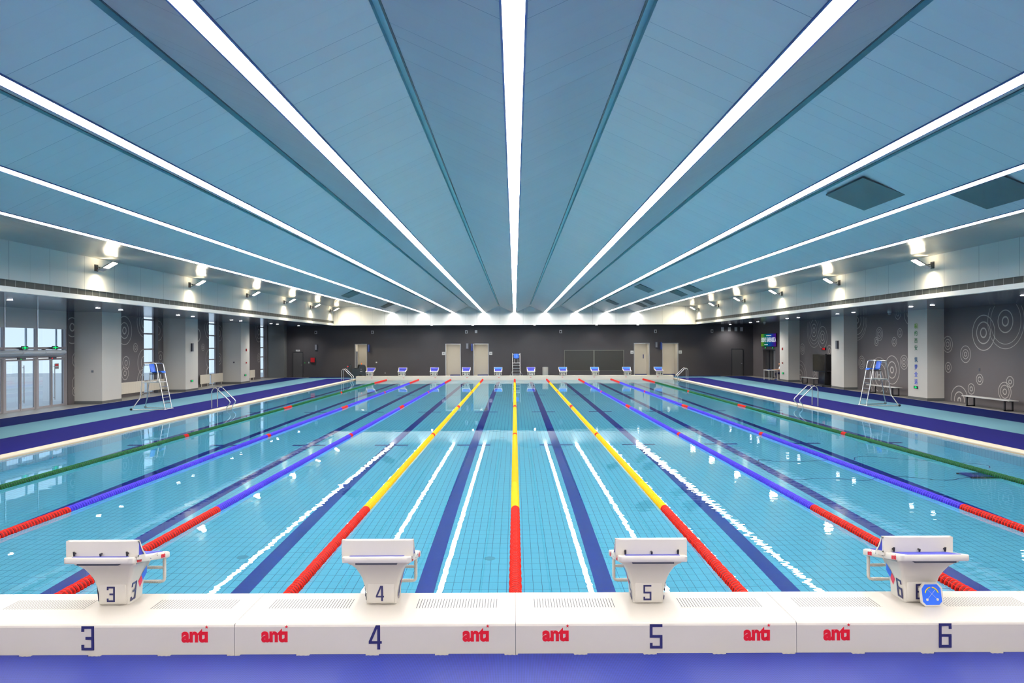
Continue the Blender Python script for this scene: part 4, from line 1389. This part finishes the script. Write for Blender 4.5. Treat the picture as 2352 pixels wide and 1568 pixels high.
for (ax, ay) in ((-.40, -.11), (-.30, .13)):
    mb = MB()
    mb.loft([[(ax+.05, ay-.035, z0), (ax+.05, ay+.035, z0), (ax-.10, ay+.045, z0), (ax-.19, ay+.03, z0), (ax-.21, ay, z0), (ax-.19, ay-.03, z0), (ax-.10, ay-.045, z0)] if z0 < .05 else
             [(ax+.05, ay-.032, z0), (ax+.05, ay+.032, z0), (ax-.03, ay+.036, z0), (ax-.06, ay+.03, z0-.015), (ax-.08, ay, z0-.02), (ax-.06, ay-.03, z0-.015), (ax-.03, ay-.036, z0)] for z0 in (.0, .03, .095)], 'shoe_blue', True, True)
    mb.build('shoe', p)
# head with face, joined to the neck
mb = MB()
hc = (-.115, 0, 1.21)
prof = [(-.115, .035), (-.10, .058), (-.07, .072), (-.03, .082), (.01, .088), (.05, .086), (.09, .068), (.115, .035)]
rings = []
for dz, r in prof:
    fx = 1.15
    off = -.012 if dz < 0 else 0
    rings.append([(hc[0]+off + r*fx*math.cos(2*PI*j/16), hc[1] + r*.92*math.sin(2*PI*j/16), hc[2]+dz) for j in range(16)])
mb.loft(rings, 'skin', True, True)
mb.loft([[(hc[0]-.092, y, hc[2]+.03), (hc[0]-.118, y*1.6, hc[2]-.028), (hc[0]-.085, y*1.9, hc[2]-.035)] for y in (-.009, .009)], 'skin')
for s in (-1, 1):
    mb.ball((hc[0]-.094, s*.032, hc[2]+.012), .010, 'eye', 8, 5)
    mb.ball((hc[0]+.0, s*.083, hc[2]-.005), .026, 'skin', 8, 6, (.7, .35, 1.1))
mb.box(hc[0]-.100, hc[0]-.08, -.022, .022, hc[2]-.066, hc[2]-.056, 'lip')
mb.build('head', bd)
mb = MB()
rings = []
for dz, r in ((-.02, .085), (.02, .095), (.06, .095), (.10, .075), (.13, .035)):
    ring = []
    for j in range(16):
        a = 2*PI*j/16; front = math.cos(a) < -0.3 and dz < .05
        rr = r*(0.8 if front else 1.0)
        ring.append((hc[0]+.012 + rr*1.15*math.cos(a), rr*math.sin(a), hc[2]+dz))
    rings.append(ring)
mb.loft(rings, 'hair', True, True); mb.build('hair', p)
# hands on the table: palm, four fingers, thumb
for s in (-1, 1):
    mb = MB()
    cx, cy, cz_ = -.50, s*.125, .775
    mb.box(cx-.045, cx+.04, cy-.038, cy+.038, cz_-.014, cz_+.012, 'skin', 0.012)
    for q, ln in enumerate((.062, .074, .07, .052)):
        yy = cy + (-.029 + .0195*q)*(-s)
        mb.tube([(cx-.04, yy, cz_), (cx-.04-ln*.5, yy, cz_+.008), (cx-.04-ln, yy, cz_-.004)], .0085, 'skin', 8, r2=.0065)
    mb.tube([(cx+.01, cy-s*.036, cz_-.002), (cx-.02, cy-s*.062, cz_), (cx-.045, cy-s*.068, cz_-.003)], .010, 'skin', 8, r2=.007)
    mb.build('hand', bd)

# ================================================================== FLOOR SCRUBBER
t = thing('floor_scrubber', 'dark ride-on floor scrubber parked in front of the open lit doorway', 'floor scrubber', (-12.95, 60.9, 0.05))
def K(x, z): return ((x-515)*.00305, (1110-z)*.00305)
mb = MB(); mb.prism([K(250,1075), K(250,1010), K(370,960), K(370,885), K(400,865), K(560,860), K(565,1090), K(300,1095)], 'y', -0.32, 0.32, 'machine'); mb.build('front_body', t)
mb = MB(); mb.prism([K(560,1085), K(562,850), K(590,770), K(610,750), K(680,765), K(700,790), K(715,850), K(725,920), K(728,1080), K(700,1092)], 'y', -0.34, 0.34, 'machine'); tk = mb.build('rear_tank', t)
mb = MB(); mb.box(0.26, 0.44, -0.345, -0.34, 0.51, 0.55, 'sign_white'); mb.build('name_plate', tk)
mb = MB(); mb.prism([K(605,885), K(628,862), K(650,885)], 'y', -0.346, -0.342, 'grey_metal'); mb.build('mark', tk)
mb = MB(); mb.prism([K(515,860), K(525,800), K(535,755), K(552,755), K(548,860)], 'y', -0.22, 0.22, 'rubber'); mb.build('seat_back', t)
mb = MB(); mb.prism([K(420,866), K(420,845), K(530,845), K(530,866)], 'y', -0.2, 0.2, 'rubber'); mb.build('seat', t)
mb = MB(); mb.prism([K(250,1010), K(275,800), K(300,765), K(330,770), K(335,960)], 'y', -0.24, 0.24, 'machine'); mb.build('steering_console', t)
mb = MB(); mb.tube([(K(310,760)[0] + 0.14*math.cos(a*PI/8)*0.5, 0.17*math.sin(a*PI/8), K(310,750)[1] + 0.10*math.cos(a*PI/8)*0.5) for a in range(17)], 0.014, 'rubber', 8); mb.build('steering_wheel', t)
mb = MB(); a_, b_ = K(245,1010), K(245,770); mb.cyl((a_[0], -0.2, a_[1]), (b_[0], -0.2, b_[1]), 0.012, 'grey_metal', 8); mb.build('post', t)
mb = MB(); a_ = K(268,805); mb.ball((a_[0], -0.25, a_[1]), 0.035, 'led_red', 10, 6); mb.build('stop_button', t)
mb = MB(); a_ = K(616,752); mb.lathe([(0.04, 0), (0.04, 0.08), (0.03, 0.12), (0.01, 0.135)], 'beacon', 14, (a_[0], 0, a_[1])); mb.build('beacon', t)
mb = MB(); mb.tube([(K(725,900)[0], 0, K(725,900)[1]), (K(765,930)[0], 0.05, K(765,930)[1]), (K(750,985)[0], 0.0, K(750,985)[1]), (K(755,1020)[0], -0.03, K(755,1020)[1]), (K(735,1060)[0], 0, K(735,1060)[1])], 0.028, 'rubber', 10); mb.build('suction_hose', t)
mb = MB(); mb.box(K(715,0)[0], K(745,0)[0], -0.45, 0.45, 0.02, 0.1, 'rubber', 0.01); mb.build('squeegee', t)
for x, y, r in ((320, 0.0, 0.13), (600, 0.3, 0.15), (600, -0.3, 0.15)):
    mb = MB(); mb.lathe([(r*.6, -0.05), (r*.95, -0.045), (r, -0.02), (r, 0.02), (r*.95, 0.045), (r*.6, 0.05)], 'rubber', 20, (K(x,0)[0], y, r), 'y'); mb.build('wheel', t)

# bin
t = thing('bin', 'round grey bin behind the far bulkhead right of block 5', 'bin', (2.5, 60.4, 0.05))
mb = MB(); mb.lathe([(0.22, 0), (0.235, 0.02), (0.24, 0.8), (0.235, 0.82)], 'bin_grey', 28); mb.build('bin_body', t)
mb = MB(); mb.lathe([(0.238, 0.82), (0.242, 0.83), (0.22, 0.85), (0.1, 0.855)], 'grey_metal', 28); mb.build('bin_rim', t)

# ================================================================== WALL FITTINGS
def fit(name, cat, label, group, boxes, loc, rz=0.0):
    """boxes: (part name or None, [x0,x1,y0,y1,z0,z1,mat])"""
    if len(boxes) == 1:
        mb = MB(); mb.box(*boxes[0][1][:6], boxes[0][1][6], 0.004); o = mb.build(name); o.location = loc; o.rotation_euler = (0, 0, rz)
        return tag(o, label, cat, group)
    t = thing(name, label, cat, loc, rz, group)
    for pn, b in boxes:
        mb = MB(); mb.box(*b[:6], b[6]); mb.build(pn, t)
    return t
YB = BACK
# emergency lamps on the back wall
px = lambda x, Y=62.4: (x-1182)*Y/F
pz = lambda y, Y=62.4: CAMZ + (790-y)*Y/F
el = [(725, 'above the leftmost wall speaker'), (855, 'above far starting block 0'), (1071, 'above the first pair of lit doorways'), (1288, 'above far starting block 6'), (1506, 'above the two rightmost lit doorways'), (1636, 'beside the four pale panels')]
for x, d in el:
    fit('emergency_lamp', 'wall lamp', 'small white lens box high on the far wall ' + d, 'white lens boxes on the far wall',
        [('lamp_box', (-.1, .1, -.05, 0, -.13, .13, 'sign_white')), ('lens', (-.055, .055, -.06, -.049, -.09, .07, 'rubber'))], (px(x), YB, pz(761.5)))
fit('junction_box', 'wall box', 'plain pale square box high on the far wall beside a lens box', None, [('b', (-.1, .1, -.05, 0, -.12, .12, 'sign_white'))], (px(1093.5), YB, pz(761)))
for i, x in enumerate((1660, 1676, 1691, 1704)):
    fit('access_point', 'panel', 'pale square panel high on the far wall, %s of four in the row' % ('first', 'second', 'third', 'last')[i], 'four pale square panels',
        [('b', (-.11, .11, -.05, 0, -.17, .17, 'sign_white'))], (px(x), YB, pz(757.5)))
# speakers
for x, z, d in ((725.5, 796, 'near the dark single door on the left'), (1073, 794, 'between the two lit doorways left of centre'), (1508, 792.5, 'between the two lit doorways right of centre')):
    fit('wall_speaker', 'speaker', 'grey column speaker on the far wall ' + d, 'grey wall speakers', [('cabinet', (-.11, .11, -.09, 0, -.24, .24, 'dark_plastic')), ('grille', (-.06, .06, -.1, -.089, -.21, .21, 'grey_plastic'))], (px(x), YB, pz(z)))
fit('wall_speaker', 'speaker', 'grey column speaker on the pool side of the second left column', 'grey wall speakers', [('cabinet', (-.09, 0, -.11, .11, -.24, .24, 'dark_plastic')), ('grille', (-.1, -.089, -.06, .06, -.21, .21, 'grey_plastic'))], (-19.4, 44.3, pz(795, 44)-0.0), PI)
fit('wall_speaker', 'speaker', 'grey column speaker on the pool side of the second right column', 'grey wall speakers', [('cabinet', (-.09, 0, -.13, .13, -.24, .24, 'dark_plastic')), ('grille', (-.1, -.089, -.07, .07, -.21, .21, 'grey_plastic'))], (19.4, 44.3, pz(794, 44)))
# door signs
for x, y, d in ((1018.5, 811, 'left of the second lit doorway'), (1127, 811, 'right of the third lit doorway'), (1452, 809.5, 'left of the fourth lit doorway'), (1563, 809.5, 'right of the fifth lit doorway')):
    fit('door_sign', 'sign', 'small white square door sign ' + d, 'white door signs', [('plate', (-.13, .13, -.02, 0, -.13, .13, 'sign_white')), ('mark', (-.07, .07, -.024, -.019, -.05, .03, 'grey_plastic'))], (px(x), YB, pz(y)))
fit('door_sign', 'sign', 'white strip sign above the dark single door on the left', 'white door signs', [('plate', (-.17, .17, -.02, 0, -.07, .07, 'sign_white')), ('mark', (-.1, .1, -.024, -.019, -.02, .02, 'grey_plastic'))], (px(683.5), YB, pz(803)))
for x, y, d in ((847.5, 798, 'beside the doorway with the scrubber'), (1084, 797, 'beside the third lit doorway'), (1518, 795, 'beside the fifth lit doorway')):
    fit('blue_sign', 'sign', 'narrow dark blue sign sticking out of the far wall ' + d, 'blue projecting signs', [('b', (-.06, .06, -.35, 0, -.3, .3, 'sign_blue'))], (px(x), YB, pz(y)))
# fire box, switches
fit('fire_hose_cabinet', 'fire cabinet', 'dark red square fire box on the far wall right of the dark single door', None, [('case', (-.2, .2, -.12, 0, -.22, .22, 'dark_metal')), ('red_front', (-.17, .17, -.13, -.119, -.19, .19, 'alarm_red'))], (px(718), YB, pz(825)))
mb = MB(); mb.ball((0, 0, 0), 0.025, 'led_green', 10, 6); o = mb.build('indicator_lamp'); o.location = (px(699.5), YB-0.02, pz(831.5)); tag(o, 'tiny teal indicator lamp beside the dark single door', 'indicator')
fit('light_switch', 'switch', 'small pale switch left of the red fire box', None, [('b', (-.04, .04, -.015, 0, -.07, .07, 'sign_white'))], (px(708.5), YB, pz(831)))
fit('wall_socket', 'socket', 'small pale socket on the far wall right of the scrubber doorway', 'wall sockets', [('b', (-.06, .06, -.02, 0, -.05, .05, 'sign_white'))], (px(864), YB, pz(831)))
fit('wall_socket', 'socket', 'tiny pale socket low on the far wall between far blocks 0 and 1', 'wall sockets', [('b', (-.04, .04, -.02, 0, -.03, .03, 'sign_white'))], (px(884), YB, pz(855.5)))
# blackboards
t = thing('dark_board', 'wide dark double board hung on the far wall behind blocks 6 to 8', 'board', (px(1364.5), YB, pz(828.5)))
for s, nm in ((-1, 'a'), (1, 'b')):
    mb = MB(); mb.box(s*0.02, s*2.5, -0.03, 0, -0.85, 0.85, 'panel_dark'); pb = mb.build('board_leaf', t)
    mb = MB()
    mb.box(s*0.0, s*0.035, -0.04, 0, -0.87, 0.87, 'panel_line'); mb.box(s*2.49, s*2.52, -0.04, 0, -0.87, 0.87, 'panel_line')
    mb.box(s*0.0, s*2.52, -0.04, 0, 0.85, 0.875, 'panel_line'); mb.box(s*0.0, s*2.52, -0.04, 0, -0.875, -0.85, 'panel_line')
    mb.build('board_frame', pb)
# column fittings
for loc, rz, lb in (((-19.4, 53.3, 2.42), PI, 'small dark red fire alarm on the farthest left column, the upper one'), ((-19.4, 53.3, 1.5), PI, 'small dark red call point on the farthest left column, the lower one'),
                    ((19.4, 53.4, 2.37), 0, 'small dark red fire alarm on the farthest right column, the upper one'), ((19.4, 53.4, 1.35), 0, 'small dark red call point on the farthest right column, the lower one')):
    mb = MB(); h = 0.09 if 'upper' in lb else 0.05
    mb.box(-0.05, 0, -0.07, 0.07, -h, h, 'alarm_red', 0.01); o = mb.build('fire_alarm'); o.location = loc; o.rotation_euler = (0, 0, rz); tag(o, lb, 'fire alarm', 'red alarms on columns')
fit('wall_socket', 'socket', 'small grey socket plate on the camera side of the nearest left column', 'wall sockets', [('b', (-.05, .05, -.015, 0, -.05, .05, 'grey_plastic'))], (-19.85, 34.7, 1.57))
fit('wall_socket', 'socket', 'small grey socket plate on the camera side of the farthest left column', 'wall sockets', [('b', (-.05, .05, -.015, 0, -.05, .05, 'dark_plastic'))], (-19.9, 52.3, 1.55))
fit('wall_socket', 'socket', 'small dark socket on the circles wall above the nearest bench', 'wall sockets', [('b', (-.015, 0, -.05, .05, -.07, .07, 'dark_plastic'))], (XR, 32.07, 1.6))
# dome cameras
for loc, lb in (((18.9, 37.2, ZS), 'white dome camera under the right soffit next to the lettered column'), ((18.9, 55.8, ZS), 'white dome camera under the right soffit near the gradient screen')):
    t = thing('dome_camera', lb, 'camera', loc, 0, 'white dome cameras')
    mb = MB(); mb.lathe([(0.09, 0), (0.09, -0.06), (0.075, -0.08)], 'sign_white', 18); mb.build('camera_base', t)
    mb = MB(); mb.ball((0, 0, -0.11), 0.07, 'grey_plastic', 14, 8); mb.build('camera_dome', t)

# ================================================================== DOWNLIGHTS
def downlight(x, y, label, watts=None):
    t = thing('downlight', label, 'downlight', (x, y, ZS), 0, 'small soffit downlights')
    mb = MB()
    ring = []
    mb.lathe([(0.115, 0.0), (0.115, -0.008), (0.09, -0.01), (0.088, -0.003)], 'white_metal', 18)
    mb.build('trim_ring', t)
    mb = MB(); mb.lathe([(0.086, -0.013), (0.086, -0.004)], 'down_face', 18); mb.build('lamp_face', t)
    ld = bpy.data.lights.new('downlight_lamp', 'SPOT'); ld.energy = watts or DOWN_W; ld.color = (1.0, 0.95, 0.88); ld.shadow_soft_size = 0.08
    ld.spot_size = math.radians(140); ld.spot_blend = 0.8
    lo = bpy.data.objects.new('downlight_lamp', ld); COL.objects.link(lo); lo.parent = t; lo.location = (0, 0, -0.05)
    return t
dl = [(-17.3, 25.3), (-17.5, 31.0), (-17.5, 32.8), (-17.55, 38.5), (-17.7, 40.6), (-17.8, 46.4), (-17.85, 48.1), (-18.05, 54.7), (-18.0, 56.0), (-17.8, 60.8)]
dr = [(17.1, 24.8), (17.5, 30.9), (17.35, 32.3), (17.5, 38.1), (17.5, 40.0), (17.5, 45.5), (17.4, 47.1), (17.8, 54.0), (17.8, 55.7), (18.0, 61.6)]
wl_ = ['nearest the camera', 'second from the camera', 'third from the camera', 'fourth from the camera', 'fifth from the camera', 'sixth from the camera', 'seventh from the camera', 'eighth from the camera', 'ninth from the camera', 'farthest from the camera']
for i, (x, y) in enumerate(dl): downlight(x, y, 'small round downlight in the soffit on the glass door side, ' + wl_[i])
for i, (x, y) in enumerate(dr): downlight(x, y, 'small round downlight in the soffit on the bench side, ' + wl_[i])
for i, x in enumerate((992, 1086, 1228, 1370, 1465)):
    downlight((x-1182)*61.6/F, 61.5, 'small round downlight under the far fascia, %s from the left' % ('first', 'second', 'third', 'fourth', 'fifth')[i], 40.0)

# ================================================================== FLOODLIGHTS
def make_flood():
    """on the left fascia: plate rises out from the wall towards +x; lit face below, glow face on top"""
    t = thing('floodlight', '', 'floodlight')
    a = math.radians(30)
    d = Vector((math.cos(a), 0, math.sin(a))); up = Vector((-math.sin(a), 0, math.cos(a)))
    def pl(s0, s1, y0, y1, n0, n1, m_, mb):
        P = []
        for n_ in (n0, n1):
            P.append([tuple(Vector((0.16, 0, -0.12)) + d*s + up*n_ + Vector((0, y, 0))) for s, y in ((s0, y0), (s1, y0), (s1, y1), (s0, y1))])
        mb.loft(P, m_)
    mb = MB(); pl(0.0, 0.62, -0.17, 0.17, 0.0, 0.045, 'alu', mb); mb.build('housing', t)
    mb = MB(); pl(0.24, 0.60, -0.15, 0.15, -0.006, -0.001, 'flood_face', mb); mb.build('lit_face', t)
    mb = MB(); pl(0.30, 0.56, -0.12, 0.12, 0.046, 0.05, 'flood_up', mb); mb.build('upper_lit_face', t)
    mb = MB()
    mb.box(0.0, 0.03, -0.1, 0.1, -0.12, 0.12, 'dark_metal')
    for y in (-0.09, 0.09): mb.tube([(0.02, y, 0.05), (0.14, y, 0.03), (0.24, y, -0.06)], 0.014, 'dark_metal', 8)
    mb.build('bracket', t)
    return t
f0 = make_flood()
FY = [26.1, 33.6, 40.8, 47.4, 53.5, 59.2]
fn = ['nearest the camera', 'second from the camera', 'third from the camera', 'fourth from the camera', 'fifth from the camera', 'nearest the far fascia']
def lamp_for(fl, x, sx, y):
    # the fixture's own spill down its wall and up to the ceiling
    ld = bpy.data.lights.new('beam_lamp', 'SPOT'); ld.energy = 420; ld.color = (1.0, 0.88, 0.62); ld.shadow_soft_size = 0.12
    ld.spot_size = math.radians(150); ld.spot_blend = 0.9
    lo = bpy.data.objects.new('beam_lamp', ld); COL.objects.link(lo); lo.parent = fl
    lo.location = (0.56, 0, 0.04); lo.rotation_euler = (0, math.radians(-30), 0)
    for nm, dz, rot, e_, sz in (('spill_lamp', -0.16, (0, 0, 0), 26, 0.22), ('uplight_lamp', 0.2, (PI, 0, 0), 14, 0.2)):
        ld = bpy.data.lights.new(nm, 'SPOT'); ld.energy = e_ * (3.6 if dz < 0 else 1.5); ld.color = (1.0, 0.86, 0.58); ld.shadow_soft_size = 0.12
        ld.spot_size = math.radians(135 if dz < 0 else 70); ld.spot_blend = 1.0
        lo = bpy.data.objects.new(nm, ld); COL.objects.link(lo); lo.parent = fl
        lo.location = (0.20 if dz < 0 else 0.28, 0, dz); lo.rotation_euler = rot
for side, sx in (('glass door side', -1), ('bench side', 1)):
    for i, y in enumerate(FY):
        lb = 'bright white floodlight plate on the fascia of the %s, %s' % (side, fn[i])
        if sx < 0 and i == 0:
            fl = f0; fl['label'] = lb; fl['group'] = 'floodlights along the fascias'; fl.location = (-AX, y, 5.52)
        else:
            fl = dup(f0, (sx*AX, y, 5.52), 0 if sx < 0 else PI, lb, 'floodlights along the fascias')
for fl in [o for o in COL.objects if o.get('category') == 'floodlight']:
    lamp_for(fl, 0, 1, 0)
# two that stand just outside the frame, behind the picture's edge
for sx in (-1, 1):
    fl = dup(f0, (sx*AX, 18.8, 5.52), 0 if sx < 0 else PI, 'floodlight plate just beyond the picture edge on the %s' % ('glass door side' if sx < 0 else 'bench side'), 'floodlights along the fascias')

# ================================================================== POOL CLEANER on the tiled bottom
t = thing('pool_cleaner', 'dark blue pool cleaning robot on the pool bottom under the right green rope', 'pool cleaner', (10.75, 17.1, DEPTH+0.004), 0.0)
mb = MB(); mb.box(-0.34, 0.34, -0.24, 0.24, 0.05, 0.24, 'cleaner_blue', 0.05); mb.build('shell', t)
mb = MB(); mb.tube([(-0.13, 0, 0.23), (-0.12, 0, 0.36), (-0.08, 0, 0.40), (0.08, 0, 0.40), (0.12, 0, 0.36), (0.13, 0, 0.23)], 0.03, 'cleaner_blue', 8); mb.build('handle', t)
for y in (-0.27, 0.27):
    mb = MB(); mb.box(-0.36, 0.36, y-0.03, y+0.03, 0.0, 0.16, 'rubber', 0.03); mb.build('track', t)
P = [(10.45, 16.95), (10.22, 16.88), (9.71, 16.66), (9.2, 16.99), (8.89, 17.16), (8.35, 16.99), (7.99, 16.76), (7.67, 16.83), (7.45, 16.98), (7.03, 17.06), (6.43, 16.94), (6.12, 17.79), (6.45, 19.53), (6.99, 19.18), (8.1, 19.38), (8.84, 19.34), (9.13, 19.8), (9.56, 19.92), (10.2, 19.47), (11.33, 18.87), (11.79, 18.46), (11.57, 17.99)]
Q = []
for i in range(len(P)-1):
    p0, p1, p2, p3 = P[max(i-1, 0)], P[i], P[i+1], P[min(i+2, len(P)-1)]
    for k in range(5):
        u = k/5
        Q.append(tuple(0.5*((2*p1[c]) + (-p0[c]+p2[c])*u + (2*p0[c]-5*p1[c]+4*p2[c]-p3[c])*u*u + (-p0[c]+3*p1[c]-3*p2[c]+p3[c])*u**3) for c in (0, 1)) + (0.0,))
cab = [(x - 10.75, y - 17.1, 0.014) for x, y, _ in Q]
mb = MB(); mb.tube(cab, 0.013, 'cleaner_blue', 6); mb.build('power_cable', t)
